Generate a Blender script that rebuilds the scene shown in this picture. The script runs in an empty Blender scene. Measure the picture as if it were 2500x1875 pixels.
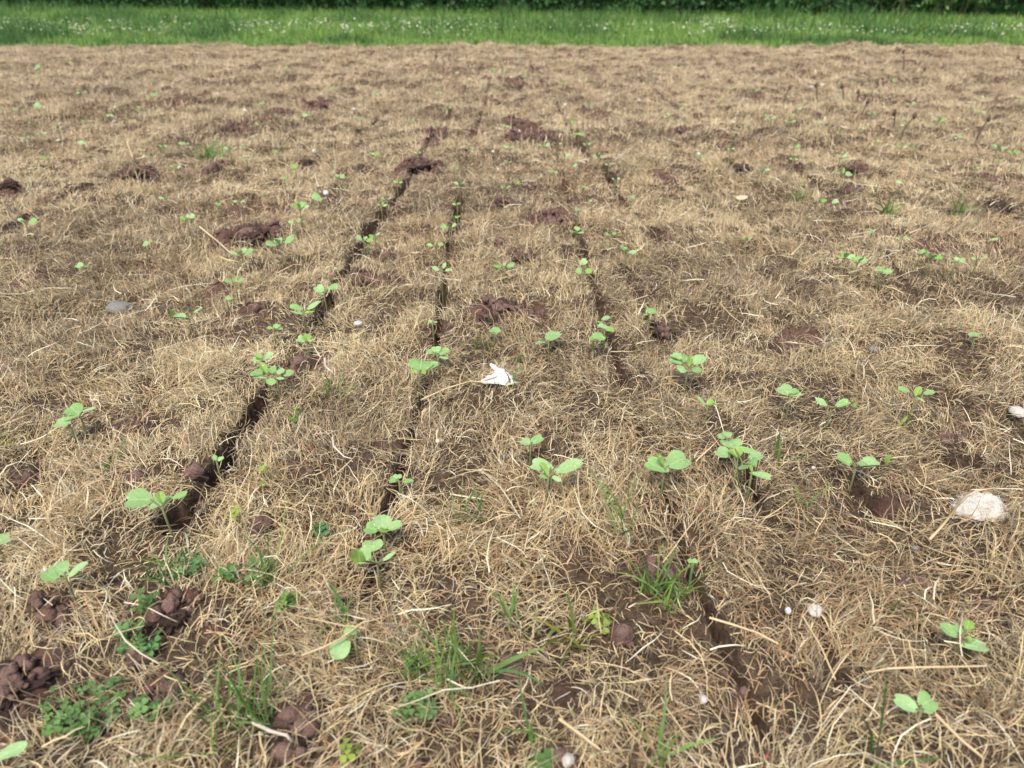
import bpy, bmesh, math, random
import numpy as np
from mathutils import Vector, Matrix, noise as mnoise

# ------------------------------------------------------------------ camera, world, sun, exposure
scene = bpy.context.scene
C = scene.collection
PX_F, PX_CX, PX_CY = 1734.0, 1250.0, 937.5        # focal length and centre, in pixels of the 2500 px wide photograph
CAM_H = 0.46
PITCH = math.radians(29.1)
cam_data = bpy.data.cameras.new("camera")
cam = bpy.data.objects.new("camera", cam_data)
C.objects.link(cam)
cam.location = (0, 0, CAM_H)
cam.rotation_euler = (math.radians(90) - PITCH, 0, 0)
cam_data.sensor_width = 36
cam_data.lens = 36 * PX_F / 2500
cam_data.clip_start = 0.01
cam_data.clip_end = 3000
cam_data.dof.use_dof = True
cam_data.dof.focus_distance = 0.86
cam_data.dof.aperture_fstop = 7.5
scene.camera = cam

SUN_EL, SUN_ROT = math.radians(60), math.radians(200)
world = bpy.data.worlds.new("World")
scene.world = world
world.use_nodes = True
wn = world.node_tree
bg = wn.nodes["Background"]
sky = wn.nodes.new("ShaderNodeTexSky")
sky.sky_type = 'NISHITA'
sky.sun_disc = False
sky.sun_elevation = SUN_EL
sky.sun_rotation = SUN_ROT
sky.air_density = 1.0
sky.dust_density = 4.0
sky.ozone_density = 1.0
wn.links.new(sky.outputs[0], bg.inputs[0])
bg.inputs[1].default_value = 0.13
sun_data = bpy.data.lights.new("sun", 'SUN')
sun_data.energy = 1.5
sun_data.angle = math.radians(10)
sun_data.color = (1.0, 0.95, 0.87)
sun = bpy.data.objects.new("sun", sun_data)
C.objects.link(sun)
sd = Vector((math.cos(SUN_EL) * math.sin(SUN_ROT), math.cos(SUN_EL) * math.cos(SUN_ROT), math.sin(SUN_EL)))
sun.rotation_euler = sd.to_track_quat('Z', 'Y').to_euler()
scene.view_settings.view_transform = 'Standard'
scene.view_settings.look = 'None'
scene.view_settings.exposure = 1.02
scene.view_settings.gamma = 1
scene.render.engine = 'CYCLES'
scene.cycles.max_bounces = 6
scene.cycles.diffuse_bounces = 3
scene.cycles.transparent_max_bounces = 4
scene.cycles.use_denoising = True

rng = np.random.default_rng(7)
random.seed(7)
EDGE_Y = 6.95                                     # where the sprayed-off field ends and the meadow begins

# ------------------------------------------------------------------ numpy noise
_T = np.random.default_rng(3).random((256, 256))
def vnoise(x, y):
    x = np.asarray(x, float); y = np.asarray(y, float)
    xi = np.floor(x).astype(int); yi = np.floor(y).astype(int)
    fx = x - xi; fy = y - yi
    fx = fx * fx * (3 - 2 * fx); fy = fy * fy * (3 - 2 * fy)
    g = lambda a, b: _T[a & 255, b & 255]
    return (g(xi, yi) * (1 - fx) + g(xi + 1, yi) * fx) * (1 - fy) + (g(xi, yi + 1) * (1 - fx) + g(xi + 1, yi + 1) * fx) * fy
def fbm(x, y, s, o=3, off=0.0):
    t = 0; a = 1; n = 0
    for k in range(o):
        t = t + a * vnoise(x / s * 2 ** k + 17.3 * k + off, y / s * 2 ** k + 9.1 * k + off * 1.7)
        n += a; a *= 0.5
    return t / n                                   # 0..1, mean about .5

# ------------------------------------------------------------------ photo pixel -> ray
FWD = np.array((0, math.cos(PITCH), -math.sin(PITCH)))
UPV = np.array((0, math.sin(PITCH), math.cos(PITCH)))
def ray(px, py):
    return np.array((1.0, 0, 0)) * ((px - PX_CX) / PX_F) + UPV * (-(py - PX_CY) / PX_F) + FWD
def flat(px, py, z=0.0):
    d = ray(px, py)
    t = (z - CAM_H) / d[2]
    return np.array((0, 0, CAM_H)) + d * t

# drill slits, as polylines through the photograph's ground (pixels), with half width in m and depth in m
K = 2500 / 2212
SLITS = [
    ([(385, 1130), (430, 1070), (470, 1035), (520, 950), (565, 865)], .014, .036),
    ([(565, 865), (600, 800), (650, 735), (680, 715)], .007, .02),
    ([(680, 715), (715, 650), (745, 595), (775, 545)], .013, .036),
    ([(775, 545), (805, 500), (850, 448), (883, 390), (908, 345)], .012, .034),
    ([(908, 345), (950, 275), (1000, 205), (1060, 125)], .008, .02),
    ([(780, 1290), (812, 1190), (850, 1060), (895, 900), (920, 830)], .0045, .022),
    ([(940, 760), (952, 690), (962, 600), (975, 520)], .008, .03),
    ([(965, 560), (975, 520), (988, 455), (1003, 372), (1015, 310), (1035, 262), (1060, 180)], .009, .034),
    ([(1195, 290), (1215, 380), (1235, 470), (1262, 575)], .0055, .03),
    ([(1262, 575), (1300, 690), (1330, 790), (1360, 880), (1382, 950)], .0042, .03),
    ([(1382, 950), (1420, 1020), (1450, 1075), (1478, 1200), (1510, 1270)], .0045, .034),
    ([(1510, 1270), (1570, 1385), (1610, 1450), (1660, 1560)], .0050, .036),
    ([(1600, 990), (1640, 1090), (1680, 1160), (1725, 1245), (1790, 1400)], .0040, .030),
    ([(1235, 280), (1270, 335), (1310, 378), (1350, 440), (1380, 485), (1420, 525)], .013, .03),
    ([(1135, 110), (1170, 180), (1235, 280)], .010, .02),
    ([(1340, 590), (1365, 640), (1400, 700), (1470, 800)], .006, .018),
    ([(1850, 1050), (1890, 1090), (1920, 1115)], .010, .034),
    ([(2020, 965), (2060, 995), (2095, 1000)], .010, .034),
    ([(590, 410), (640, 375), (680, 350)], .015, .032), ([(680, 350), (760, 290), (840, 230), (930, 160)], .010, .02),
    ([(0, 490), (60, 455), (150, 425), (260, 392)], .012, .024),
    ([(90, 425), (170, 405), (235, 400)], .010, .016),
    ([(1575, 345), (1600, 372), (1640, 395)], .014, .03),
    ([(1700, 345), (1750, 385), (1790, 415), (1840, 440), (1890, 460)], .012, .022),
    ([(1380, 170), (1440, 215), (1500, 255), (1560, 300)], .014, .02),
    ([(360, 1130), (385, 1105)], .010, .03), ([(1790, 1440), (1830, 1490)], .008, .02),
    ([(1180, 1000), (1210, 1010)], .012, .02), ([(230, 905), (270, 900)], .010, .018), ([(360, 950), (370, 990)], .010, .02),
    ([(1955, 1290), (1915, 1240)], .008, .018), ([(2150, 640), (2180, 690)], .014, .022), ([(1900, 560), (1950, 610), (2000, 670)], .010, .016),
]
# bare soil patches: display px x, y, half width px, half height px, strength
PATCH = [
    (540, 515, 55, 22, 1), (650, 795, 55, 40, 1), (1080, 685, 75, 22, 1), (835, 560, 28, 18, .8), (852, 610, 28, 14, .8),
    (780, 605, 26, 14, .8), (1125, 560, 26, 18, .8), (1185, 480, 50, 14, 1), (910, 365, 52, 14, 1), (945, 297, 26, 10, 1),
    (1120, 270, 42, 14, 1), (1145, 300, 55, 12, 1), (690, 232, 26, 9, 1), (540, 275, 50, 9, .7), (290, 385, 42, 14, 1),
    (460, 372, 26, 11, .9), (18, 410, 20, 10, .9), (1100, 180, 40, 10, .9), (1160, 155, 24, 8, .8), (1290, 245, 30, 9, .8),
    (1150, 415, 22, 18, .7), (1090, 440, 24, 14, .9), (1440, 390, 30, 10, .8), (1830, 435, 40, 14, .9), (1710, 745, 48, 30, .8),
    (1980, 520, 40, 18, .6), (2030, 545, 30, 14, .6), (2180, 560, 36, 24, .8), (2100, 530, 22, 12, .5), (1700, 575, 30, 12, .6),
    (2100, 920, 36, 26, .8), (860, 945, 50, 32, .55), (945, 740, 55, 22, .6), (270, 910, 42, 24, .6), (70, 1040, 70, 26, .9),
    (230, 1040, 50, 30, .6), (110, 1320, 44, 24, .7), (380, 1310, 52, 26, .8), (40, 1500, 70, 100, .9), (650, 1530, 50, 40, .7),
    (560, 1140, 40, 24, .5), (460, 1370, 40, 16, .4), (60, 600, 32, 16, .6), (480, 700, 40, 24, .5), (560, 675, 40, 18, .6),
    (1290, 1330, 30, 20, .3), (1420, 1240, 46, 26, .7), (1210, 1480, 26, 24, .5), (1610, 1490, 30, 30, .4), (1900, 1090, 50, 14, .8),
    (1965, 1270, 34, 14, .5), (1270, 1120, 34, 20, .3), (380, 960, 40, 20, .4), (800, 700, 40, 30, .25), (1000, 740, 26, 16, .4),
    (1500, 455, 26, 12, .5), (1560, 300, 30, 10, .7), (1480, 290, 34, 9, .6), (600, 255, 24, 7, .6), (380, 230, 50, 8, .5),
    (200, 240, 30, 8, .5), (90, 195, 30, 6, .5), (980, 160, 30, 6, .6), (740, 170, 40, 6, .5), (1390, 130, 40, 5, .5),
    (1700, 350, 36, 9, .5), (1850, 375, 26, 10, .6), (2080, 395, 40, 12, .4),
]
patch_g = []
for (x, y, a, b, s) in PATCH:
    p = flat(x * K, y * K); q = flat((x + a) * K, y * K); r0 = flat(x * K, (y - b) * K); r1 = flat(x * K, (y + b) * K)
    patch_g.append((p[0], (r0[1] + r1[1]) / 2, abs(q[0] - p[0]), abs(r0[1] - r1[1]) / 2, s))
slit_g = [([flat(x * K, y * K)[:2] for (x, y) in pts], w, d) for pts, w, d in SLITS]

def seg_dist(x, y, a, b):
    ax, ay = a; bx, by = b
    dx, dy = bx - ax, by - ay
    t = np.clip(((x - ax) * dx + (y - ay) * dy) / (dx * dx + dy * dy + 1e-12), 0, 1)
    return np.hypot(x - ax - t * dx, y - ay - t * dy)

def slit_field(x, y):
    """depth of the drill slits (m, positive down) and how far inside one is (0..1)"""
    dep = np.zeros(np.shape(x)); ins = np.zeros(np.shape(x))
    wob = np.clip(.15 + 1.0 * fbm(x, y, .05, 2, 5), .1, 1.2) * np.clip((fbm(x, y, .10, 2, 15) - .30) * 5, .12, 1)
    for pts, w, d in slit_g:
        P = np.array(pts)
        m = (x > P[:, 0].min() - .1) & (x < P[:, 0].max() + .1) & (y > P[:, 1].min() - .1) & (y < P[:, 1].max() + .1)
        if not m.any(): continue
        xs, ys = x[m], y[m]
        D = np.full(xs.shape, 9.0)
        for a, b in zip(pts[:-1], pts[1:]): D = np.minimum(D, seg_dist(xs, ys, a, b))
        f = np.clip(1.5 - D / (w * wob[m] + .0005), 0, 1)
        f = f * f * (3 - 2 * f)
        dep[m] = np.maximum(dep[m], f * d); ins[m] = np.maximum(ins[m], f)
    return dep, ins

def bare(x, y):
    """how bare of dead grass the soil is, 0..1"""
    x = np.asarray(x, float); y = np.asarray(y, float)
    n = fbm(x, y, .14, 3, 2.0); far = np.clip((y - 1.2) / 3, 0, 1)
    b = np.clip((n - (.745 - .015 * far)) * 9, 0, 1) * .9
    n2 = fbm(x, y * .8, .075, 3, 92.0)
    b = np.maximum(b, np.clip((n2 - (.81 - .085 * far)) * 10, 0, 1) * .85)
    wob = fbm(x, y, .05, 3, 8.0)
    for (cx, cy, rx, ry, s) in patch_g:
        m = (np.abs(x - cx) < rx * 1.6) & (np.abs(y - cy) < ry * 1.6)
        if not m.any(): continue
        d = np.hypot((x[m] - cx) / rx, (y[m] - cy) / ry)
        b[m] = np.maximum(b[m], s * np.clip((1.25 - d - (wob[m] - .5) * 1.6) * 2.2, 0, 1))
    b[y > EDGE_Y] = 0
    return b

def height(x, y, slits=True):
    x = np.atleast_1d(np.asarray(x, float)); y = np.atleast_1d(np.asarray(y, float))
    z = (fbm(x, y, .55, 2, 1.0) - .5) * .032 + (fbm(x, y, .16, 2, 3.0) - .5) * .030 + (fbm(x, y, .06, 2, 33.0) - .5) * .028
    far = np.clip((y - .9) / 2.5, 0, 1)
    z = z + (fbm(x, y, .30, 2, 6.0) - .5) * .05 * far + (fbm(x, y, .11, 3, 36.0) - .5) * .05 * far
    b = bare(x, y)
    z = z + b * ((fbm(x, y, .03, 3, 4.0) - .35) * (.03 + .03 * far))
    if slits: z = z - slit_field(x, y)[0] * 1.7
    k = np.clip((y - 8.5) / 3, 0, 1)
    z = z * (1 - k) + k * (fbm(x, y, 2.5, 2, 4.0) - .5) * .06
    return z

def h1(x, y): return float(height(x, y, False)[0])       # the turf's own height, slits closed
def ground_at(px, py, lift=0.0):
    p = flat(px, py, lift)
    for _ in range(8):
        z = h1(p[0], p[1]) + lift
        q = flat(px, py, z)
        p = p * .4 + q * .6
    p[2] = h1(p[0], p[1]) + lift
    return p

# ------------------------------------------------------------------ helpers
def tag(o, label=None, cat=None, group=None, kind=None):
    if label: o["label"] = label
    if cat: o["category"] = cat
    if group: o["group"] = group
    if kind: o["kind"] = kind
    return o
def link(name, me, parent=None):
    o = bpy.data.objects.new(name, me)
    C.objects.link(o)
    if parent: o.parent = parent
    return o
def empty(name, loc, rz=0.0):
    o = bpy.data.objects.new(name, None)
    o.empty_display_size = 0.02
    C.objects.link(o)
    o.location = loc; o.rotation_euler = (0, 0, rz)
    return o
def mesh_np(name, V, quads=None, tris=None, mat=None, col=None, smooth=True):
    V = np.asarray(V, np.float32).reshape(-1, 3)
    me = bpy.data.meshes.new(name)
    me.vertices.add(len(V)); me.vertices.foreach_set("co", V.ravel())
    idx = []; starts = []; n = 0
    if quads is not None and len(quads):
        q = np.asarray(quads, np.int32).reshape(-1, 4); idx.append(q.ravel()); starts.append(np.arange(len(q)) * 4); n = q.size
    if tris is not None and len(tris):
        t = np.asarray(tris, np.int32).reshape(-1, 3); idx.append(t.ravel()); starts.append(n + np.arange(len(t)) * 3)
    idx = np.concatenate(idx); starts = np.concatenate(starts).astype(np.int32)
    me.loops.add(len(idx)); me.loops.foreach_set("vertex_index", idx.astype(np.int32))
    me.polygons.add(len(starts)); me.polygons.foreach_set("loop_start", starts)
    if smooth: me.polygons.foreach_set("use_smooth", np.ones(len(starts), bool))
    if col is not None:
        c = np.ones((len(V), 4), np.float32); c[:, :3] = np.asarray(col, np.float32).reshape(-1, 3)
        a = me.attributes.new("col", 'FLOAT_COLOR', 'POINT'); a.data.foreach_set("color", c.ravel())
    me.update(calc_edges=True)
    if mat: me.materials.append(mat)
    return me

def new_mat(name):
    m = bpy.data.materials.new(name); m.use_nodes = True
    nt = m.node_tree
    for n in list(nt.nodes): nt.nodes.remove(n)
    out = nt.nodes.new("ShaderNodeOutputMaterial")
    return m, nt, out
def leafy_mat(name, trans=0.3, rough=.6, spec=.25, attr=True, color=(.2, .4, .1), tint=None):
    m, nt, out = new_mat(name)
    p = nt.nodes.new("ShaderNodeBsdfPrincipled"); p.inputs["Roughness"].default_value = rough
    p.inputs["Specular IOR Level"].default_value = spec
    t = nt.nodes.new("ShaderNodeBsdfTranslucent"); mix = nt.nodes.new("ShaderNodeMixShader")
    mix.inputs[0].default_value = trans
    if attr:
        a = nt.nodes.new("ShaderNodeAttribute"); a.attribute_name = "col"
        nt.links.new(a.outputs["Color"], p.inputs["Base Color"]); nt.links.new(a.outputs["Color"], t.inputs["Color"])
    else:
        p.inputs["Base Color"].default_value = (*color, 1); t.inputs["Color"].default_value = (*color, 1)
    nt.links.new(p.outputs[0], mix.inputs[1]); nt.links.new(t.outputs[0], mix.inputs[2])
    nt.links.new(mix.outputs[0], out.inputs[0])
    return m
def noise_mat(name, c1, c2, scale, rough=.9, bump=0.0, bscale=None, c3=None, bdist=.004):
    m, nt, out = new_mat(name)
    p = nt.nodes.new("ShaderNodeBsdfPrincipled"); p.inputs["Roughness"].default_value = rough
    p.inputs["Specular IOR Level"].default_value = .15
    tc = nt.nodes.new("ShaderNodeTexCoord")
    n = nt.nodes.new("ShaderNodeTexNoise"); n.inputs["Scale"].default_value = scale; n.inputs["Detail"].default_value = 6
    n.inputs["Roughness"].default_value = .65
    nt.links.new(tc.outputs["Object"], n.inputs["Vector"])
    r = nt.nodes.new("ShaderNodeValToRGB")
    r.color_ramp.elements[0].position = .35; r.color_ramp.elements[0].color = (*c1, 1)
    r.color_ramp.elements[1].position = .65; r.color_ramp.elements[1].color = (*c2, 1)
    if c3:
        e = r.color_ramp.elements.new(.8); e.color = (*c3, 1)
    nt.links.new(n.outputs[0], r.inputs[0]); nt.links.new(r.outputs[0], p.inputs["Base Color"])
    if bump:
        n2 = nt.nodes.new("ShaderNodeTexNoise"); n2.inputs["Scale"].default_value = bscale or scale * 4; n2.inputs["Detail"].default_value = 5
        nt.links.new(tc.outputs["Object"], n2.inputs["Vector"])
        b = nt.nodes.new("ShaderNodeBump"); b.inputs["Strength"].default_value = bump; b.inputs["Distance"].default_value = bdist
        nt.links.new(n2.outputs[0], b.inputs["Height"]); nt.links.new(b.outputs[0], p.inputs["Normal"])
    nt.links.new(p.outputs[0], out.inputs[0])
    return m

M_DRY = leafy_mat("dry_blade", .22, .62, .25)
M_GREEN = leafy_mat("green_blade", .35, .5, .3)
M_HEDGE = leafy_mat("hedge_leaf", .25, .5, .3)
M_SOIL = noise_mat("soil_lump", (.095, .058, .046), (.19, .120, .097), 60, .95, 1.0, 300, (.27, .185, .155))
M_DARKSOIL = noise_mat("dark_soil_lump", (.05, .036, .03), (.105, .078, .064), 70, .95, .8, 240)
M_STEM = noise_mat("seedling_stem", (.12, .17, .06), (.20, .155, .09), 90, .5)
M_STONE = noise_mat("pale_stone", (.42, .385, .335), (.60, .56, .50), 60, .85, .4, 200)
M_WHITE = noise_mat("white_scrap", (.58, .57, .54), (.76, .75, .72), 40, .8, .3, 150)
M_WOOD = noise_mat("hedge_wood", (.05, .04, .03), (.10, .08, .06), 20, .9, .5, 60)
M_DEADSTEM = noise_mat("dead_weed_stem", (.08, .055, .04), (.17, .12, .085), 40, .9)
M_STRAW = noise_mat("straw", (.44, .33, .18), (.62, .50, .31), 30, .6)
M_BONE = noise_mat("bleached_twig", (.40, .34, .25), (.60, .54, .45), 50, .7)
M_FLUFF = noise_mat("pale_fibre", (.48, .43, .37), (.64, .59, .53), 80, .9)
M_TAN = noise_mat("tan_shell", (.48, .36, .24), (.62, .52, .40), 90, .5)
M_RED = noise_mat("red_scrap", (.22, .05, .04), (.34, .09, .07), 60, .6)
M_GREYSTONE = noise_mat("grey_stone", (.15, .14, .13), (.27, .26, .245), 80, .8, .4, 200)

def leaf_material():
    m, nt, out = new_mat("seedling_leaf")
    N, Lk = nt.nodes.new, nt.links.new
    a = N("ShaderNodeAttribute"); a.attribute_name = "col"
    uv = N("ShaderNodeAttribute"); uv.attribute_name = "blade"
    sep = N("ShaderNodeSeparateXYZ"); Lk(uv.outputs["Vector"], sep.inputs[0])
    ab = N("ShaderNodeMath"); ab.operation = 'ABSOLUTE'; Lk(sep.outputs[0], ab.inputs[0])
    mid = N("ShaderNodeMapRange"); mid.inputs[1].default_value = .02; mid.inputs[2].default_value = .07
    mid.inputs[3].default_value = 1; mid.inputs[4].default_value = 0; Lk(ab.outputs[0], mid.inputs[0])
    # side veins: stripes running out and forward from the midrib
    v = N("ShaderNodeMath"); v.operation = 'MULTIPLY_ADD'; Lk(ab.outputs[0], v.inputs[0]); v.inputs[1].default_value = -.8; Lk(sep.outputs[1], v.inputs[2])
    v2 = N("ShaderNodeMath"); v2.operation = 'MULTIPLY'; Lk(v.outputs[0], v2.inputs[0]); v2.inputs[1].default_value = 15
    v3 = N("ShaderNodeMath"); v3.operation = 'SINE'; Lk(v2.outputs[0], v3.inputs[0])
    vm = N("ShaderNodeMapRange"); vm.inputs[1].default_value = .86; vm.inputs[2].default_value = 1.0
    vm.inputs[3].default_value = 0; vm.inputs[4].default_value = .55; Lk(v3.outputs[0], vm.inputs[0])
    mx = N("ShaderNodeMath"); mx.operation = 'MAXIMUM'; Lk(mid.outputs[0], mx.inputs[0]); Lk(vm.outputs[0], mx.inputs[1])
    sc = N("ShaderNodeMath"); sc.operation = 'MULTIPLY'; Lk(mx.outputs[0], sc.inputs[0]); sc.inputs[1].default_value = .45
    c1 = N("ShaderNodeMix"); c1.data_type = 'RGBA'; Lk(sc.outputs[0], c1.inputs[0]); Lk(a.outputs["Color"], c1.inputs[6])
    c1.inputs[7].default_value = (.50, .62, .34, 1)
    # mottling, and pale flea-beetle specks
    tc = N("ShaderNodeTexCoord")
    nz = N("ShaderNodeTexNoise"); nz.inputs["Scale"].default_value = 260; nz.inputs["Detail"].default_value = 3; Lk(tc.outputs["Object"], nz.inputs["Vector"])
    mr = N("ShaderNodeMapRange"); mr.inputs[3].default_value = .78; mr.inputs[4].default_value = 1.18; Lk(nz.outputs[0], mr.inputs[0])
    c2 = N("ShaderNodeMix"); c2.data_type = 'RGBA'; c2.blend_type = 'MULTIPLY'; c2.inputs[0].default_value = 1
    Lk(c1.outputs[2], c2.inputs[6]); Lk(mr.outputs[0], c2.inputs[7])
    vo = N("ShaderNodeTexVoronoi"); vo.inputs["Scale"].default_value = 190; Lk(tc.outputs["Object"], vo.inputs["Vector"])
    sp = N("ShaderNodeMapRange"); sp.inputs[1].default_value = .13; sp.inputs[2].default_value = .17; sp.inputs[3].default_value = .75; sp.inputs[4].default_value = 0
    Lk(vo.outputs[0], sp.inputs[0])
    c3 = N("ShaderNodeMix"); c3.data_type = 'RGBA'; Lk(sp.outputs[0], c3.inputs[0]); Lk(c2.outputs[2], c3.inputs[6]); c3.inputs[7].default_value = (.62, .70, .48, 1)
    p = N("ShaderNodeBsdfPrincipled"); p.inputs["Roughness"].default_value = .55; p.inputs["Specular IOR Level"].default_value = .3
    t = N("ShaderNodeBsdfTranslucent"); mix = N("ShaderNodeMixShader"); mix.inputs[0].default_value = .28
    Lk(c3.outputs[2], p.inputs["Base Color"]); Lk(c3.outputs[2], t.inputs["Color"])
    b = N("ShaderNodeBump"); b.inputs["Strength"].default_value = .25; b.inputs["Distance"].default_value = .001
    Lk(mx.outputs[0], b.inputs["Height"]); Lk(b.outputs[0], p.inputs["Normal"])
    Lk(p.outputs[0], mix.inputs[1]); Lk(t.outputs[0], mix.inputs[2]); Lk(mix.outputs[0], out.inputs[0])
    return m
M_LEAF = leaf_material()

# ------------------------------------------------------------------ ground: one sheet to the horizon
def build_ground():
    ys = [-3, -1.5, -.7, -.3, 0.0, .1]
    y = .16
    while y < 8.2:
        ys.append(y); y += max(.0045, .0055 * y)
    while y < 900:
        ys.append(y); y *= 1.10
    ys = np.array(ys)
    u = np.linspace(-1, 1, 640)
    u = np.concatenate(([-60, -25, -10, -5, -3, -2, -1.5, -1.2], u, [1.2, 1.5, 2, 3, 5, 10, 25, 60]))
    wd = .55 + .92 * np.maximum(ys, 0)
    X = u[None, :] * wd[:, None]; Y = np.repeat(ys[:, None], len(u), 1)
    Z = height(X.ravel(), Y.ravel())
    V = np.stack((X.ravel(), Y.ravel(), Z), 1)
    nr, nc = X.shape
    i = np.arange(nr * nc).reshape(nr, nc)
    q = np.stack((i[:-1, :-1], i[:-1, 1:], i[1:, 1:], i[1:, :-1]), -1).reshape(-1, 4)
    m, nt, out = new_mat("ground")
    N, Lk = nt.nodes.new, nt.links.new
    me = mesh_np("ground", V, q, mat=m)
    b = bare(X.ravel(), Y.ravel()); dep, ins = slit_field(X.ravel(), Y.ravel())
    a = me.attributes.new("bare", 'FLOAT', 'POINT'); a.data.foreach_set("value", np.maximum(b, ins).astype(np.float32))
    p = N("ShaderNodeBsdfPrincipled"); p.inputs["Roughness"].default_value = .95; p.inputs["Specular IOR Level"].default_value = .1
    tc = N("ShaderNodeTexCoord")
    at = N("ShaderNodeAttribute"); at.attribute_name = "bare"
    n1 = N("ShaderNodeTexNoise"); n1.inputs["Scale"].default_value = 45; n1.inputs["Detail"].default_value = 7; n1.inputs["Roughness"].default_value = .7
    Lk(tc.outputs["Object"], n1.inputs["Vector"])
    soil = N("ShaderNodeValToRGB"); soil.color_ramp.elements[0].color = (.075, .042, .033, 1); soil.color_ramp.elements[0].position = .34
    soil.color_ramp.elements[1].color = (.17, .095, .073, 1); soil.color_ramp.elements[1].position = .68; Lk(n1.outputs[0], soil.inputs[0])
    n2 = N("ShaderNodeTexNoise"); n2.inputs["Scale"].default_value = 120; n2.inputs["Detail"].default_value = 6; n2.inputs["Roughness"].default_value = .75
    Lk(tc.outputs["Object"], n2.inputs["Vector"])
    th = N("ShaderNodeValToRGB"); th.color_ramp.elements[0].color = (.034, .023, .017, 1); th.color_ramp.elements[0].position = .36
    th.color_ramp.elements[1].color = (.13, .09, .058, 1); th.color_ramp.elements[1].position = .66; Lk(n2.outputs[0], th.inputs[0])
    mix = N("ShaderNodeMix"); mix.data_type = 'RGBA'; Lk(at.outputs["Fac"], mix.inputs[0]); Lk(th.outputs[0], mix.inputs[6]); Lk(soil.outputs[0], mix.inputs[7])
    # the meadow's turf beyond the edge of the field
    sx = N("ShaderNodeSeparateXYZ"); Lk(tc.outputs["Object"], sx.inputs[0])
    n3 = N("ShaderNodeTexNoise"); n3.inputs["Scale"].default_value = 2.0; n3.inputs["Detail"].default_value = 4; Lk(tc.outputs["Object"], n3.inputs["Vector"])
    ad = N("ShaderNodeMath"); ad.operation = 'MULTIPLY_ADD'; Lk(n3.outputs[0], ad.inputs[0]); ad.inputs[1].default_value = .3; Lk(sx.outputs[1], ad.inputs[2])
    st = N("ShaderNodeMapRange"); st.inputs[1].default_value = EDGE_Y + .13; st.inputs[2].default_value = EDGE_Y + .22; Lk(ad.outputs[0], st.inputs[0])
    gr = N("ShaderNodeValToRGB"); gr.color_ramp.elements[0].color = (.03, .07, .015, 1); gr.color_ramp.elements[1].color = (.07, .17, .03, 1); Lk(n2.outputs[0], gr.inputs[0])
    mix2 = N("ShaderNodeMix"); mix2.data_type = 'RGBA'; Lk(st.outputs[0], mix2.inputs[0]); Lk(mix.outputs[2], mix2.inputs[6]); Lk(gr.outputs[0], mix2.inputs[7])
    Lk(mix2.outputs[2], p.inputs["Base Color"])
    bp = N("ShaderNodeBump"); bp.inputs["Strength"].default_value = .9; bp.inputs["Distance"].default_value = .006
    Lk(n2.outputs[0], bp.inputs["Height"]); Lk(bp.outputs[0], p.inputs["Normal"])
    Lk(p.outputs[0], out.inputs[0])
    tag(link("ground", me), "brown drilled field soil running on into the green meadow", "ground", kind="structure")
build_ground()

# ------------------------------------------------------------------ ribbons (blades of grass, straw)
def ribbons(P, az, inc, L, W, bend, curl, roll, nseg=4, floor=None, kink=0.0):
    n = len(P)
    V = np.zeros((n, nseg + 1, 2, 3), np.float32)
    p = P.copy()
    for k in range(nseg + 1):
        f = k / nseg
        i = inc - bend * f; a = az + curl * f
        if kink: i = i + rng.normal(0, kink, n); a = a + rng.normal(0, kink, n)
        side = np.stack((-np.sin(a), np.cos(a), np.zeros(n)), 1)
        nrm = np.stack((-np.sin(i) * np.cos(a), -np.sin(i) * np.sin(a), np.cos(i)), 1)
        s = side * np.cos(roll)[:, None] + nrm * np.sin(roll)[:, None]
        w = W * (1.0 if f < .5 else 1 - (f - .5) * 1.5) * .5
        V[:, k, 0] = p - s * w[:, None]; V[:, k, 1] = p + s * w[:, None]
        p = p + np.stack((np.cos(i) * np.cos(a), np.cos(i) * np.sin(a), np.sin(i)), 1) * (L / nseg)[:, None]
        if floor is not None: p[:, 2] = np.maximum(p[:, 2], floor)
    base = (np.arange(n) * (nseg + 1) * 2)[:, None, None]
    k = np.arange(nseg)[None, :, None] * 2
    q = base + k + np.array((0, 1, 3, 2))[None, None, :]
    return V.reshape(-1, 3), q.reshape(-1, 4)

def scatter(y0, y1, dens, side=.30, grow=.76):
    """uniform points per square metre in the trapezoid the photograph sees, and a margin"""
    ymid = np.linspace(y0, y1, 60); wid = 2 * (side + grow * ymid); area = np.trapezoid(wid, ymid) if hasattr(np, 'trapezoid') else np.trapz(wid, ymid)
    n = int(area * dens)
    cdf = np.cumsum(wid); cdf = cdf / cdf[-1]
    y = np.interp(rng.random(n), np.concatenate(([0], cdf)), np.concatenate(([y0], ymid)))
    x = (rng.random(n) * 2 - 1) * (side + grow * y)
    return x, y

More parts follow.
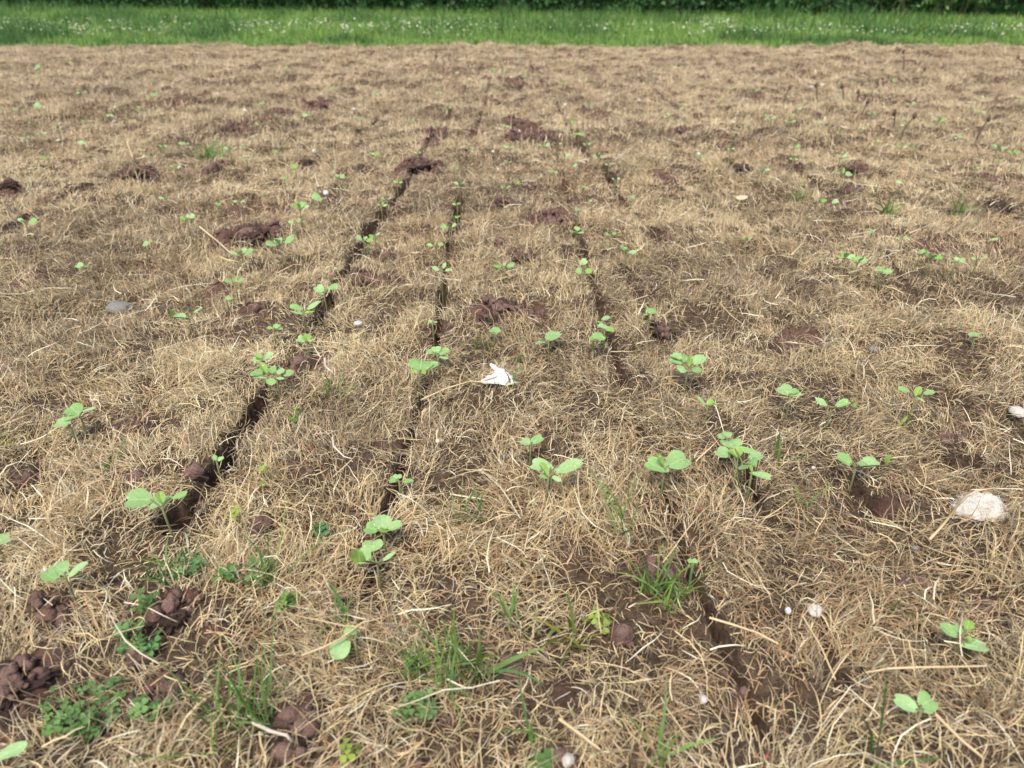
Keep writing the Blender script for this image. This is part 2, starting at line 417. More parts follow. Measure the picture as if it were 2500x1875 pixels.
PAL = np.array(((.62, .505, .29), (.52, .41, .235), (.33, .265, .17), (.42, .28, .15), (.76, .68, .49), (.17, .13, .09)))
def dry_colors(x, y):
    n = len(x)
    a = fbm(x, y, .22, 3, 11.0); r = fbm(x, y, .17, 2, 21.0)
    t = rng.random(n)
    w = np.stack((.34 + 1.0 * (a - .5), np.full(n, .30), .20 - .7 * (a - .5), .12 + 1.5 * np.clip(r - .52, 0, 1), .07 + .5 * np.clip(a - .5, 0, 1), .16 - .5 * (a - .5) - .06 * np.clip(y - 1, 0, 2)), 1)  # last weight: dark blades, more of them near, painted in as shade between blades
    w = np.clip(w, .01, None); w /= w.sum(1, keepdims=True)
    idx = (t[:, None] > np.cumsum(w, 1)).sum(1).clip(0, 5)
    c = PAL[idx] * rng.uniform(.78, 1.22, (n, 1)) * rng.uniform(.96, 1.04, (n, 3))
    pale = np.clip((y - 1.0) / 3, 0, 1)[:, None]                      # far blades coloured paler, standing in for fewer shaded gaps in view
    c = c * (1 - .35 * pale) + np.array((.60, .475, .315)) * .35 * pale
    return np.clip(c, .01, .8)

CLODS = []       # (x, y, radius x, radius y, height) for keeping grass off them; filled before the grass is built
def off_slits(V, nseg, p=.80):
    """drops most of the blades that would lie across a drill slit"""
    V = V.reshape(-1, nseg + 1, 2, 3); tip = V[:, -1, 0]; mid = V[:, (nseg + 1) // 2, 0]
    i = np.maximum(slit_field(tip[:, 0], tip[:, 1])[1], slit_field(mid[:, 0], mid[:, 1])[1])
    sel = rng.random(len(V)) > np.clip((i - .35) * 1.8, 0, 1) * p
    V = V[sel]; n = len(V)
    base = (np.arange(n) * (nseg + 1) * 2)[:, None, None]; k = np.arange(nseg)[None, :, None] * 2
    return V.reshape(-1, 3), (base + k + np.array((0, 1, 3, 2))[None, None, :]).reshape(-1, 4), sel
def build_dead_grass():
    VV, QQ, CC = [], [], []
    nv = 0
    # y from, y to, blades per m2, blade width, middle length
    bands = [(-.35, .26, 12000, .0010, .022), (.26, .60, 165000, .00080, .0205), (.60, .95, 175000, .00076, .0175), (.95, 1.6, 125000, .00088, .0165), (1.6, 2.4, 62000, .0012, .0165),
             (2.4, 4.0, 34000, .0016, .0175), (4.0, EDGE_Y, 17000, .0023, .021)]
    for (y0, y1, dens, wid, mid_l) in bands:
        x, y = scatter(max(y0, -.35), y1, dens, .34 if y1 > .3 else .5, .78)
        b = bare(x, y); dep, ins = slit_field(x, y)
        keep = rng.random(len(x)) > np.clip(b * .93 + ins * 1.1, 0, 1)
        tuft = fbm(x, y, .05, 2, 31.0)
        keep &= rng.random(len(x)) < (.34 if y1 < 2 else .5) + 1.9 * np.clip(tuft - .32, 0, 1)
        lift = np.zeros(len(x))
        for (cx, cy, rx, ry, hh) in CLODS:
            d = np.hypot((x - cx) / rx, (y - cy) / ry)
            ins_c = d < .92
            keep &= ~(ins_c & (rng.random(len(x)) > .28))
            lift = np.where(ins_c, hh * np.sqrt(np.clip(1 - d * d, 0, 1)) * .8, lift)
        x, y, tuft, lift = x[keep], y[keep], tuft[keep], lift[keep]
        n = len(x)
        z = height(x, y) + lift
        P = np.stack((x, y, z), 1)
        flow = fbm(x, y, .11, 2, 41.0) * 4 * math.pi
        az = flow + rng.normal(0, 1.15, n)
        inc = np.radians(np.clip(rng.normal(34 if y1 < 1 else 42 if y1 < 2.5 else 52, 25, n), 0, 88))
        L = np.clip(rng.lognormal(math.log(mid_l), .42, n), .006, .065) * (.65 + .8 * tuft)
        short = np.ones(n)
        for (sx, sy) in STEM_PTS:
            m = (np.abs(x - sx) < .05) & (np.abs(y - sy + .012) < .05)
            if m.any():
                dd = np.hypot(x[m] - sx, y[m] - sy + .014)
                short[m] = np.minimum(short[m], np.clip(.62 + (dd - .012) / .02 * .38, .62, 1))
        L = L * short 
        W = wid * rng.uniform(.55, 1.3, n)
        bend = np.radians(rng.normal(58, 50, n)); curl = np.radians(rng.normal(0, 55, n))
        roll = rng.normal(0, .7, n)
        nseg = 4 if y1 < 1 else 3 if y1 < 2.5 else 2
        V, q = ribbons(P, az, inc, L, W, bend, curl, roll, nseg, floor=z + .001, kink=.13)
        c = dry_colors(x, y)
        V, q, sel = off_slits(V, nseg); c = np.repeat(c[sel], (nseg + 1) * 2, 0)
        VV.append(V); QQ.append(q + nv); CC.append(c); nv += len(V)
        # loose straws lying on top of the mat
        m = int(n * .008)
        pick = rng.choice(n, m, replace=False)
        P2 = P[pick].copy(); P2[:, 2] += rng.uniform(.008, .026, m)
        L2 = np.clip(rng.lognormal(math.log(.034), .45, m), .012, .085); W2 = wid * rng.uniform(.9, 1.5, m)
        V, q = ribbons(P2, rng.random(m) * 6.283, np.radians(rng.normal(8, 12, m)), L2, W2, np.radians(rng.normal(18, 26, m)),
                       np.radians(rng.normal(0, 45, m)), rng.normal(0, .5, m), nseg, floor=z[pick] + .004, kink=.08)
        c = PAL[rng.choice([0, 4, 4, 1, 0], m)] * rng.uniform(.8, 1.2, (m, 1))
        V, q, sel = off_slits(V, nseg, .8)
        VV.append(V); QQ.append(q + nv); CC.append(np.repeat(np.clip(c[sel], 0, .85), (nseg + 1) * 2, 0)); nv += len(V)
    me = mesh_np("dead_grass", np.concatenate(VV), np.concatenate(QQ), mat=M_DRY, col=np.concatenate(CC))
    tag(link("dead_grass", me), "matted straw-brown dead grass covering the drilled field", "dead grass", kind="stuff")

def build_crumbs():
    bm = bmesh.new(); bmesh.ops.create_icosphere(bm, subdivisions=1, radius=1)
    v0 = np.array([v.co[:] for v in bm.verts]); f0 = np.array([[v.index for v in f.verts] for f in bm.faces]); bm.free()
    x, y = scatter(.3, 4.5, 3200, .3, .74)
    b = bare(x, y); dep, ins = slit_field(x, y)
    keep = rng.random(len(x)) < np.clip(b * .9 + ins * .5 + .012, 0, 1)
    x, y = x[keep], y[keep]; lift = np.zeros(len(x)); xs, ys, ls = [x], [y], [lift]
    for (cx, cy, rx, ry, hh) in CLODS:
        k = int(min(900, max(40, rx * ry * 160000)))
        a = rng.random(k) * 6.283; d = np.abs(rng.normal(0, .75, k)).clip(0, 1.6)
        xs.append(cx + d * rx * np.cos(a)); ys.append(cy + d * ry * np.sin(a)); ls.append(np.sqrt(np.clip(1 - d * d, 0, 1)) * hh * .85)
    x, y, lift = np.concatenate(xs), np.concatenate(ys), np.concatenate(ls); n = len(x)
    r = np.clip(rng.lognormal(math.log(.0027), .6, n), .0010, .010)
    z = height(x, y) + r * .3 + lift
    S = rng.uniform(.6, 1.3, (n, 12, 1)) * r[:, None, None] * rng.uniform(.7, 1.2, (n, 1, 3))
    V = v0[None] * S + np.stack((x, y, z), 1)[:, None]
    F = (f0[None] + (np.arange(n) * 12)[:, None, None]).reshape(-1, 3)
    me = mesh_np("soil_crumbs", V.reshape(-1, 3), tris=F, mat=M_SOIL, smooth=False)
    tag(link("soil_crumbs", me), "loose reddish brown soil crumbs scattered on bare patches", "soil crumbs", kind="stuff")

# ------------------------------------------------------------------ leaves and seedlings
def leaf_mesh(L, Wd, kind, col, seed, hi=True):
    """a leaf blade lying in its own frame: base at the origin, +Y to the tip, +Z its upper face"""
    r = random.Random(seed)
    nr, ns = (5, 28) if hi else (2, 12)
    V = [(0, L * .5, 0)]; B = [(0, 0, 0)]
    cup = r.uniform(.12, .45); droop = r.uniform(.05, .38); tw = r.uniform(-.2, .2); wav = r.uniform(.02, .06); ph = r.uniform(0, 6)
    if kind == 'c': cup = .7; droop = r.uniform(-.1, .1)
    rings = []
    for i in range(1, nr + 1):
        ring = []
        for j in range(ns):
            th = 2 * math.pi * j / ns                     # th = 0 at the tip
            rad = 1.0
            d = math.atan2(math.sin(th), math.cos(th))
            if kind == 'k': rad = 1.03 - .30 * math.exp(-(d / .30) ** 2)
            elif kind == 's': rad = 1 + .07 * math.sin(11 * th + ph) * (1 - math.exp(-(d / .5) ** 2) * .3)
            elif kind == 'o': rad = 1 + .03 * math.sin(5 * th + ph)
            bx = math.sin(th); by = math.cos(th)
            back = max(0.0, -by)
            bx *= 1 - .45 * back ** 1.5
            f = i / nr
            x = bx * rad * f; yv = by * rad * f
            z = cup * x * x * .5 - droop * ((yv + 1) / 2) ** 2 * .8 + tw * x * yv + wav * math.sin(3 * th + ph) * f * f * 2
            z -= .035 * math.exp(-(x / .12) ** 2)
            ring.append(len(V)); V.append((x * Wd / 2, (yv + 1) / 2 * L, z * Wd * .5 if kind != 'c' else (z - cup * x * x * .5 + cup * abs(x) * .8) * Wd * .5))
            B.append((x, yv, 0))
        rings.append(ring)
    T = [(0, rings[0][j], rings[0][(j + 1) % ns]) for j in range(ns)]
    Q = []
    for a, b in zip(rings[:-1], rings[1:]):
        for j in range(ns): Q.append((a[j], b[j], b[(j + 1) % ns], a[(j + 1) % ns]))
    me = mesh_np("leaf", V, [q[::-1] for q in Q], [t[::-1] for t in T], M_LEAF, np.tile(col, (len(V), 1)))
    at = me.attributes.new("blade", 'FLOAT_VECTOR', 'POINT'); at.data.foreach_set("vector", np.array(B, np.float32).ravel())
    return me

def tube(paths, mat, name="stem", ns=6):
    """one mesh of tapering tubes; paths = [(points, r0, r1)]"""
    V, Q = [], []
    for pts, r0, r1 in paths:
        pts = [Vector(p) for p in pts]; n = len(pts); start = len(V)
        for k, p in enumerate(pts):
            t = (pts[min(k + 1, n - 1)] - pts[max(k - 1, 0)])
            if t.length < 1e-9: t = Vector((0, 0, 1))
            t.normalize()
            a = t.cross(Vector((.3, .9, .1))); a.normalize(); b = t.cross(a)
            rr = r0 + (r1 - r0) * k / (n - 1)
            for j in range(ns):
                w = 2 * math.pi * j / ns
                V.append(p + a * math.cos(w) * rr + b * math.sin(w) * rr)
        for k in range(n - 1):
            for j in range(ns):
                Q.append((start + k * ns + j, start + k * ns + (j + 1) % ns, start + (k + 1) * ns + (j + 1) % ns, start + (k + 1) * ns + j))
        Q.append(tuple(start + (n - 1) * ns + j for j in range(4)))
    return mesh_np(name, [v[:] for v in V], Q, mat=mat)

def arc(a, b, sag, n=6):
    a = Vector(a); b = Vector(b)
    return [a.lerp(b, k / n) + Vector((0, 0, sag * math.sin(math.pi * k / n))) for k in range(n + 1)]

LEAF_COLS = [(.26, .43, .155), (.30, .47, .185), (.23, .40, .13), (.31, .48, .205)]
def put_leaf(root, B, T, ratio, kind, col, seed, hi=True, roll=0.0, name="leaf"):
    B = Vector(B); T = Vector(T); a = T - B; L = a.length
    if L < 1e-5: return None
    a.normalize()
    h = a.cross(Vector((0, 0, 1)))
    if h.length < .05: h = Vector((1, 0, 0))
    h.normalize()
    n = h.cross(a)
    if roll: R = Matrix.Rotation(roll, 3, a); h = R @ h; n = R @ n
    o = link(name, leaf_mesh(L, L * ratio, kind, col, seed, hi), root)
    M = Matrix((h, a, n)).transposed().to_4x4(); M.translation = B
    o.matrix_local = M
    return o

MAT_TOP = .018
TILES = {'a': (0, 700, 3.386), 'b': (620, 700, 3.386), 'c': (1240, 700, 3.386), 'd': (1850, 700, 3.386),
         'e': (0, 1150, 3.386), 'f': (620, 1150, 3.386), 'g': (1240, 1150, 3.386), 'h': (1850, 1150, 3.386),
         'k': (1850, 1500, 3.403), 'l': (0, 1500, 3.403), 'x': (600, 840, 7.93), 'y': (1740, 1030, 5.6)}
STEM_PTS = []
def seedling(tile, base, ap, leaves, label):
    ox, oy, sc = TILES[tile]
    W = lambda p: (ox + p[0] / sc, oy + p[1] / sc)
    bx, by = W(base)
    P = ground_at(bx, by, MAT_TOP)
    d = P - np.array((0, 0, CAM_H)); depth = float(d @ FWD); s = depth / PX_F
    al = math.atan2(CAM_H - P[2], P[1]); ca, sa = math.cos(al), math.sin(al)
    root = empty("seedling", (P[0], P[1], P[2] - MAT_TOP))
    STEM_PTS.append((P[0], P[1]))
    tag(root, label, "seedling", "seedlings in the drill rows")
    def off(p): q = W(p); return (q[0] - bx) * s, -(q[1] - by) * s
    ax, ay = off(ap)
    A = Vector((ax, 0, MAT_TOP + ay / ca))
    def solve(p, e, ref):
        dx, dy = off(p); Y = ref.y; t = math.tan(math.radians(e)); rise = 0
        for _ in range(40):
            Z = A.z - MAT_TOP + t * math.hypot(dx - A.x, Y - A.y)
            Y2 = (dy - Z * ca) / sa
            Y = Y * .6 + max(-.05, min(.05, Y2)) * .4
        Z = (dy - Y * sa) / ca
        return Vector((dx, Y, max(Z, -.004) + MAT_TOP))
    sid = int(abs(bx * 7 + by * 13)); rr = random.Random(sid)
    paths = [(arc((0, 0, -.03), A, 0, 4), .0013, .0011)]
    for i, (Bx, By, Tx, Ty, ratio, e, kind) in enumerate(leaves):
        B = solve((Bx, By), e, A); T = solve((Tx, Ty), e, B)
        col = np.array(LEAF_COLS[(sid + i) % 4]) * rr.uniform(.9, 1.1)
        if kind == 'c': col = np.array((.25, .40, .085)) * rr.uniform(.85, 1.1)
        ax_ = (T - B).normalized()
        put_leaf(root, B - (T - B) * .04, T + (T - B) * .08, ratio * 1.12, kind, col, sid * 31 + i, True, rr.uniform(-.12, .12) + .18 * ax_.x)
        if (B - A).length > .002: paths.append((arc(A, B + (T - B) * .06, .0008, 4), .0009, .0007))
    link("stem", tube(paths, M_STEM), root)
    return root

seedling('e', (1400, 400), (1370, 320), [(1255, 238, 1072, 235, .85, 15, 'k'), (1395, 222, 1245, 285, .6, 10, 'k'), (1420, 235, 1535, 178, .5, 25, 'o'), (1365, 270, 1340, 180, .6, 55, 'c')], "broad seedling with one large left leaf on a stalk, beside the long dark slit")
seedling('e', (595, 965), (570, 890), [(555, 845, 425, 775, .8, 15, 'k'), (520, 905, 370, 845, .5, 5, 'o'), (585, 875, 727, 770, .45, 30, 'o')], "seedling of three spread leaves above the reddish clod at lower left")
seedling('e', (0, 650), (-5, 610), [(-40, 600, 58, 535, .9, 15, 'k')], "pale leaf cut off by the left picture edge below the broad seedling")
seedling('a', (692, 1145), (690, 1060), [(683, 1055, 590, 985, 1.0, 25, 'k'), (695, 1035, 795, 998, .3, 20, 'o'), (680, 1055, 618, 1098, .5, 5, 'o')], "tall seedling with a notched spotted leaf, rear one of a pair at left")
seedling('a', (612, 1195), (590, 1130), [(600, 1130, 472, 1122, .75, 2, 'k')], "low seedling with one flat pale leaf, front one of a pair at left")
seedling('a', (1580, 305), (1572, 265), [(1550, 262, 1463, 230, .65, 15, 'k'), (1578, 262, 1610, 200, .8, 45, 'c'), (1592, 215, 1648, 175, .4, 25, 'o')], "seedling with an upright yellow-green heart leaf left of a reddish clod")
seedling('a', (1880, 130), (1878, 110), [(1865, 110, 1912, 85, .7, 5, 'o')], "tiny single leaf beside a pale dry stem, above the yellow-green hearted seedling")
seedling('a', (1798, 1470), (1797, 1445), [(1790, 1435, 1752, 1395, .6, 20, 'o'), (1808, 1440, 1838, 1405, .8, 20, 'o')], "tiny two-leaf seedling down inside the long dark slit")
seedling('x', (335, 400), (300, 330), [(335, 285, 522, 195, .75, 25, 'k'), (320, 285, 165, 215, .65, 30, 'c'), (335, 320, 95, 298, .3, 5, 'o')], "rearmost rosette of the bushy cluster at the head of the dark slit")
seedling('x', (470, 780), (450, 650), [(430, 580, 285, 365, .45, 50, 'c'), (300, 600, 120, 500, .9, 10, 'k'), (430, 660, 165, 632, .3, 0, 'o'), (440, 670, 612, 765, .6, -10, 'k')], "middle rosette of the bushy cluster with a spotted square leaf")
seedling('x', (620, 790), (620, 650), [(570, 560, 470, 440, .9, 35, 'k'), (640, 600, 715, 475, .9, 35, 's'), (720, 590, 920, 540, .7, 10, 'k'), (600, 660, 770, 665, .35, 0, 'o')], "crowded rosette of the bushy cluster beside the bare soil patch")
seedling('b', (600, 115), (585, 65), [(570, 45, 505, -5, .75, 20, 'k'), (600, 22, 692, -5, .75, 20, 'k'), (585, 65, 545, 40, .5, 10, 'o')], "two-leaved seedling leaning over the upper dark slit, rearmost there")
seedling('b', (415, 295), (415, 225), [(400, 190, 292, 158, .6, 18, 'k'), (440, 192, 553, 120, .38, 30, 'o'), (418, 225, 340, 212, .4, 5, 'o'), (428, 225, 502, 208, .4, 5, 'c')], "four-leaved seedling with raised wings on the slit's left bank")
seedling('b', (170, 395), (165, 362), [(160, 350, 108, 345, .6, 10, 'c'), (170, 345, 195, 305, .9, 25, 'k'), (180, 350, 232, 345, .5, 5, 'o')], "small three-leaved seedling between dry stems left of the slit")
seedling('b', (445, 490), (442, 455), [(430, 452, 363, 420, .85, 20, 'k'), (445, 452, 450, 398, 1., 40, 'c'), (462, 455, 502, 430, .5, 20, 'o')], "seedling with an upright yellow-green leaf at the slit's near end")
seedling('b', (1530, 640), (1522, 585), [(1502, 548, 1428, 525, .75, 15, 'k'), (1512, 545, 1500, 488, 1.0, 35, 'k'), (1530, 560, 1607, 520, .8, 20, 's'), (1522, 578, 1602, 588, .4, -5, 'o')], "rear seedling of the central pair left of the white scrap, small rounded leaves")
seedling('b', (1370, 785), (1370, 712), [(1378, 692, 1380, 598, 1.4, 28, 'k'), (1368, 705, 1305, 715, .6, 5, 'c'), (1378, 705, 1422, 722, .8, -5, 'c'), (1400, 672, 1522, 625, .5, 10, 'k')], "front seedling of the central pair with one large cupped leaf")
seedling('b', (1478, 325), (1478, 300), [(1472, 295, 1440, 275, .8, 15, 'o'), (1482, 295, 1515, 290, .7, 10, 'k')], "tiny pale seedling left of the long bare reddish soil patch")
seedling('b', (1990, 410), (1988, 385), [(1945, 370, 2035, 362, .75, 4, 'o')], "single oval leaf below the long bare reddish soil patch")
seedling('b', (1213, 1660), (1205, 1620), [(1192, 1600, 1122, 1588, .85, 10, 'k'), (1190, 1590, 1182, 1546, 1.1, 25, 'k'), (1225, 1612, 1314, 1602, .45, 5, 'o')], "small bluish seedling with paired seed leaves in the centre foreground")
seedling('c', (1175, 265), (1168, 230), [(1145, 218, 1232, 193, .85, 8, 'k'), (1160, 225, 1110, 235, .25, 5, 'o')], "single-leaved seedling behind the grey-brown clod")
seedling('c', (790, 345), (788, 300), [(778, 275, 852, 248, .6, 10, 'k'), (780, 295, 733, 288, .4, 10, 'o')], "rearmost of three seedlings strung together right of centre")
seedling('c', (795, 425), (795, 360), [(745, 335, 828, 318, .75, 8, 'k'), (800, 365, 862, 368, .8, 10, 'c')], "middle of three seedlings strung together right of centre")
seedling('c', (712, 505), (702, 435), [(692, 430, 792, 398, .85, 10, 'k'), (705, 440, 672, 445, .9, 15, 'c')], "nearest of three seedlings strung together right of centre")
seedling('c', (348, 515), (335, 460), [(318, 442, 385, 368, .6, 25, 's'), (335, 445, 440, 380, .5, 20, 'k'), (315, 460, 232, 465, .35, 0, 'o')], "seedling on a purple stalk above and right of the white scrap")
seedling('c', (1470, 785), (1470, 690), [(1440, 640, 1345, 585, .75, 15, 'k'), (1440, 600, 1375, 545, .9, 20, 'k'), (1465, 622, 1500, 560, 1.0, 25, 'k'), (1465, 670, 1403, 690, 1., 5, 'k'), (1482, 660, 1495, 585, .5, 65, 'c'), (1520, 640, 1628, 570, .65, 25, 'k'), (1505, 690, 1590, 690, .8, 0, 'k')], "bushiest lone seedling, many crowded leaves, right of the middle slit")
seedling('c', (1650, 1010), (1648, 990), [(1632, 980, 1570, 908, .3, 30, 'o'), (1648, 985, 1702, 950, .9, 25, 'c'), (1682, 970, 1765, 966, .15, 5, 'o')], "small dark seedling with a yellow-green folded leaf below the bushiest seedling")
seedling('c', (180, 1375), (188, 1300), [(185, 1298, 108, 1268, .85, 12, 'k'), (195, 1288, 284, 1238, .8, 20, 'k')], "two-lobed seedling straight behind the one with a toothed leaf")
seedling('c', (315, 1690), (330, 1580), [(365, 1500, 198, 1450, .65, 12, 'k'), (330, 1565, 262, 1472, .5, 50, 'c'), (385, 1535, 595, 1448, .45, 18, 's'), (340, 1578, 255, 1565, .4, 0, 'o'), (352, 1565, 428, 1602, .42, -8, 'o')], "seedling with one long toothed leaf pointing right, centre foreground")
seedling('c', (1275, 1625), (1282, 1515), [(1300, 1525, 1148, 1440, .65, 8, 'k'), (1275, 1490, 1212, 1395, .4, 55, 'c'), (1315, 1485, 1475, 1395, .9, 18, 'k')], "seedling with a big heart-shaped leaf, between the toothed one and the tall cluster")
seedling('y', (200, 300), (190, 230), [(175, 215, 62, 188, .75, 8, 'k'), (190, 215, 205, 122, 1.0, 25, 'k')], "smallest rear seedling of the tall foreground cluster at right")
seedling('y', (310, 720), (310, 640), [(340, 352, 348, 212, 1.25, 12, 'k'), (262, 475, 118, 365, .85, 12, 'k'), (375, 490, 330, 385, 1.3, 15, 'c')], "seedling with a very wide kidney leaf in the tall foreground cluster")
seedling('y', (345, 700), (380, 560), [(490, 610, 380, 560, 1.3, 15, 'k'), (475, 510, 660, 440, .7, 15, 'k'), (335, 350, 628, 408, .28, 5, 'k')], "seedling leaning right with a holed leaf in the tall foreground cluster")
seedling('y', (515, 865), (500, 705), [(490, 700, 740, 762, .38, -3, 'k'), (500, 690, 478, 600, .45, 55, 'c')], "nearest seedling of the tall foreground cluster, one narrow leaf to the right")
seedling('d', (262, 985), (250, 905), [(250, 890, 190, 815, 1.2, 28, 'k'), (262, 885, 322, 848, .7, 20, 'k'), (240, 895, 355, 890, .28, 3, 'o')], "cupped seedling, left and rear of the V-shaped one")
seedling('d', (580, 1080), (590, 1005), [(560, 988, 480, 925, .55, 22, 'k'), (625, 990, 732, 942, .55, 22, 'k'), (590, 1012, 602, 975, .8, 65, 'c')], "V-shaped seedling with two equal winged leaves at right")
seedling('d', (1258, 1070), (1255, 915), [(1242, 868, 1152, 838, .55, 12, 'k'), (1255, 905, 1292, 838, .6, 50, 'c'), (1325, 888, 1415, 868, .45, 12, 'k'), (1262, 918, 1312, 950, .3, -10, 'o')], "spindly seedling on a long thin dark stalk, far right")
seedling('d', (790, 1570), (790, 1495), [(755, 1465, 662, 1392, .9, 22, 'k'), (840, 1478, 978, 1435, .6, 10, 'k'), (780, 1492, 800, 1428, .7, 45, 'c'), (795, 1500, 840, 1445, .5, 35, 'o')], "seedling with a notched left leaf, nearer than the V-shaped one")
seedling('d', (1790, 435), (1788, 415), [(1755, 412, 1828, 388, .8, 8, 'o')], "single small leaf alone in the grass toward the right edge")
seedling('f', (1090, 600), (1080, 515), [(1030, 492, 925, 462, .95, 8, 'k'), (1070, 490, 1050, 368, .95, 28, 's'), (1110, 490, 1220, 428, .55, 20, 'k'), (1080, 520, 1112, 495, .7, 40, 'c')], "rear seedling of the foreground pair, with a veined upright leaf")
seedling('f', (1035, 855), (1030, 770), [(962, 740, 840, 680, .95, 8, 'k'), (980, 672, 972, 572, 1.2, 20, 'k'), (1022, 765, 1020, 680, .8, 65, 'c'), (1070, 750, 1170, 678, .28, 25, 'o')], "front seedling of the foreground pair, two spotted leaves and a curled bud")
seedling('f', (860, 1445), (840, 1405), [(765, 1385, 690, 1530, .75, -18, 'o'), (855, 1330, 735, 1318, .6, 5, 'k')], "drooping seedling with a leaf hanging under dry stems, near the green grass")
seedling('g', (1525, 795), (1525, 765), [(1525, 760, 1492, 732, .8, 12, 'o'), (1530, 760, 1565, 732, .8, 12, 'k')], "tiniest two-lobed seedling by the near slit at right")
seedling('h', (1690, 1430), (1660, 1390), [(1645, 1372, 1548, 1275, .6, 10, 'k'), (1655, 1345, 1705, 1295, 1.2, 20, 'k'), (1720, 1325, 1762, 1248, .8, 30, 'c'), (1640, 1440, 1842, 1440, .5, 0, 'k'), (1665, 1412, 1715, 1388, .8, 35, 'c')], "nearer seedling below the white lump, four round leaves")
seedling('k', (1325, 890), (1322, 825), [(1305, 805, 1155, 705, .6, 10, 'k'), (1340, 772, 1468, 712, .95, 15, 'k'), (1345, 812, 1425, 822, .4, 0, 'o')], "nearest seedling at the lower right corner, two blurred round leaves")
seedling('l', (-60, 1230), (-50, 1205), [(-20, 1200, 165, 1095, .5, 8, 'o')], "blurred pale leaf at the bottom left corner")

# the farther seedlings: photo pixel of the plant's middle, its width in pixels, and how it is built
FAR = [
    # (x, y, width, leaves)
    (71, 557, 45, 3), (411, 498, 28, 2), (586, 504, 32, 2), (538, 513, 18, 1), (461, 546, 40, 3), (780, 494, 30, 1), (736, 523, 50, 5), (724, 556, 30, 2),
    (688, 611, 70, 4), (594, 629, 62, 4), (357, 609, 22, 1), (213, 659, 46, 3), (4, 607, 26, 2), (578, 702, 52, 3), (405, 373, 30, 4), (375, 396, 26, 2),
    (453, 365, 28, 3), (432, 421, 28, 2), (565, 377, 30, 3), (603, 369, 20, 2), (605, 406, 24, 2), (682, 386, 20, 2), (722, 421, 16, 1), (697, 450, 16, 1),
    (826, 448, 34, 4), (636, 310, 24, 2), (83, 315, 16, 2), (104, 333, 26, 2), (146, 327, 18, 2), (67, 350, 22, 2), (207, 360, 18, 1), (215, 311, 22, 2),
    (123, 400, 30, 3), (885, 304, 22, 2), (1011, 306, 14, 2), (1067, 321, 18, 2), (1232, 321, 24, 3), (910, 390, 32, 4), (1021, 392, 18, 2), (1109, 425, 18, 2),
    (1148, 373, 16, 2), (1242, 375, 24, 3), (1240, 411, 20, 3), (1328, 371, 26, 2), (1359, 365, 22, 2), (1378, 394, 22, 3), (1413, 335, 24, 3), (1432, 365, 22, 3),
    (1459, 396, 28, 3), (1486, 415, 22, 2), (1501, 452, 22, 2), (1351, 435, 22, 2), (1401, 419, 16, 1), (833, 450, 20, 2), (971, 461, 24, 3), (1123, 463, 26, 3),
    (944, 494, 26, 3), (933, 515, 28, 3), (1234, 471, 28, 2), (1263, 461, 16, 1), (1117, 513, 22, 3), (1425, 473, 22, 2), (1444, 511, 20, 3), (1411, 527, 18, 1),
    (1540, 494, 18, 1), (1111, 546, 30, 4), (1098, 569, 40, 3), (1065, 611, 40, 3), (890, 596, 44, 3), (917, 586, 30, 2), (1405, 577, 38, 4), (1490, 584, 26, 2),
    (1526, 630, 56, 4), (1232, 657, 48, 3), (1079, 673, 50, 3), (1423, 677, 46, 2), (1421, 654, 22, 1), (1708, 400, 30, 2), (1781, 377, 20, 2), (1740, 427, 16, 2),
    (1786, 337, 22, 2), (1827, 321, 22, 2), (1880, 304, 26, 3), (1925, 311, 28, 3), (1996, 313, 20, 2), (2046, 338, 18, 2), (2098, 329, 18, 2), (2134, 354, 20, 2),
    (2203, 327, 26, 3), (2288, 304, 28, 3), (1936, 373, 26, 2), (1936, 394, 22, 2), (2046, 400, 34, 3), (2196, 373, 32, 2), (2230, 373, 18, 2), (2426, 379, 38, 4),
    (2469, 388, 34, 3), (2493, 402, 22, 2), (2334, 350, 20, 2), (1859, 429, 30, 3), (2052, 445, 44, 3), (2196, 459, 20, 1), (1948, 467, 18, 2), (2140, 463, 14, 1),
    (1996, 504, 32, 4), (2032, 506, 20, 1), (1965, 546, 24, 2), (1819, 598, 28, 2), (2196, 596, 28, 2), (2125, 580, 16, 1), (2415, 598, 20, 1), (2057, 638, 48, 4),
    (2088, 650, 52, 5), (2144, 671, 52, 4), (2265, 642, 52, 5), (2242, 628, 20, 1), (2326, 650, 40, 3), (2380, 644, 32, 3), (2430, 415, 18, 2), (2376, 427, 18, 2),
    (373, 256, 38, 4), (207, 242, 30, 3), (52, 282, 26, 2), (12, 282, 18, 2), (98, 269, 18, 1), (273, 273, 12, 1), (469, 246, 16, 2), (818, 229, 22, 2),
    (346, 277, 16, 2), (749, 292, 14, 1), (261, 294, 16, 2), (919, 244, 20, 2), (1071, 236, 18, 2), (1094, 275, 20, 3), (1029, 267, 14, 2), (883, 302, 20, 2),
    (1229, 173, 16, 2), (1277, 181, 18, 2), (1375, 209, 16, 2), (1425, 207, 18, 2), (1436, 271, 22, 2), (1655, 267, 24, 2), (1113, 184, 14, 1), (1394, 311, 12, 1),
    (1632, 292, 14, 1), (1838, 234, 18, 2), (1942, 281, 26, 2), (2053, 274, 14, 1), (2126, 288, 18, 2), (2221, 265, 24, 2), (2369, 269, 20, 2), (2388, 284, 26, 3),
    (1927, 294, 20, 2), (1861, 296, 20, 2), (1781, 229, 14, 1), (1756, 256, 14, 1), (2495, 254, 22, 2), (2184, 204, 16, 1), (1275, 160, 14, 2), (1208, 178, 12, 1),
    (90, 172, 18, 1), (175, 160, 10, 1), (700, 186, 12, 1), (1280, 200, 14, 2), (1595, 182, 10, 1), (640, 262, 14, 1),
]
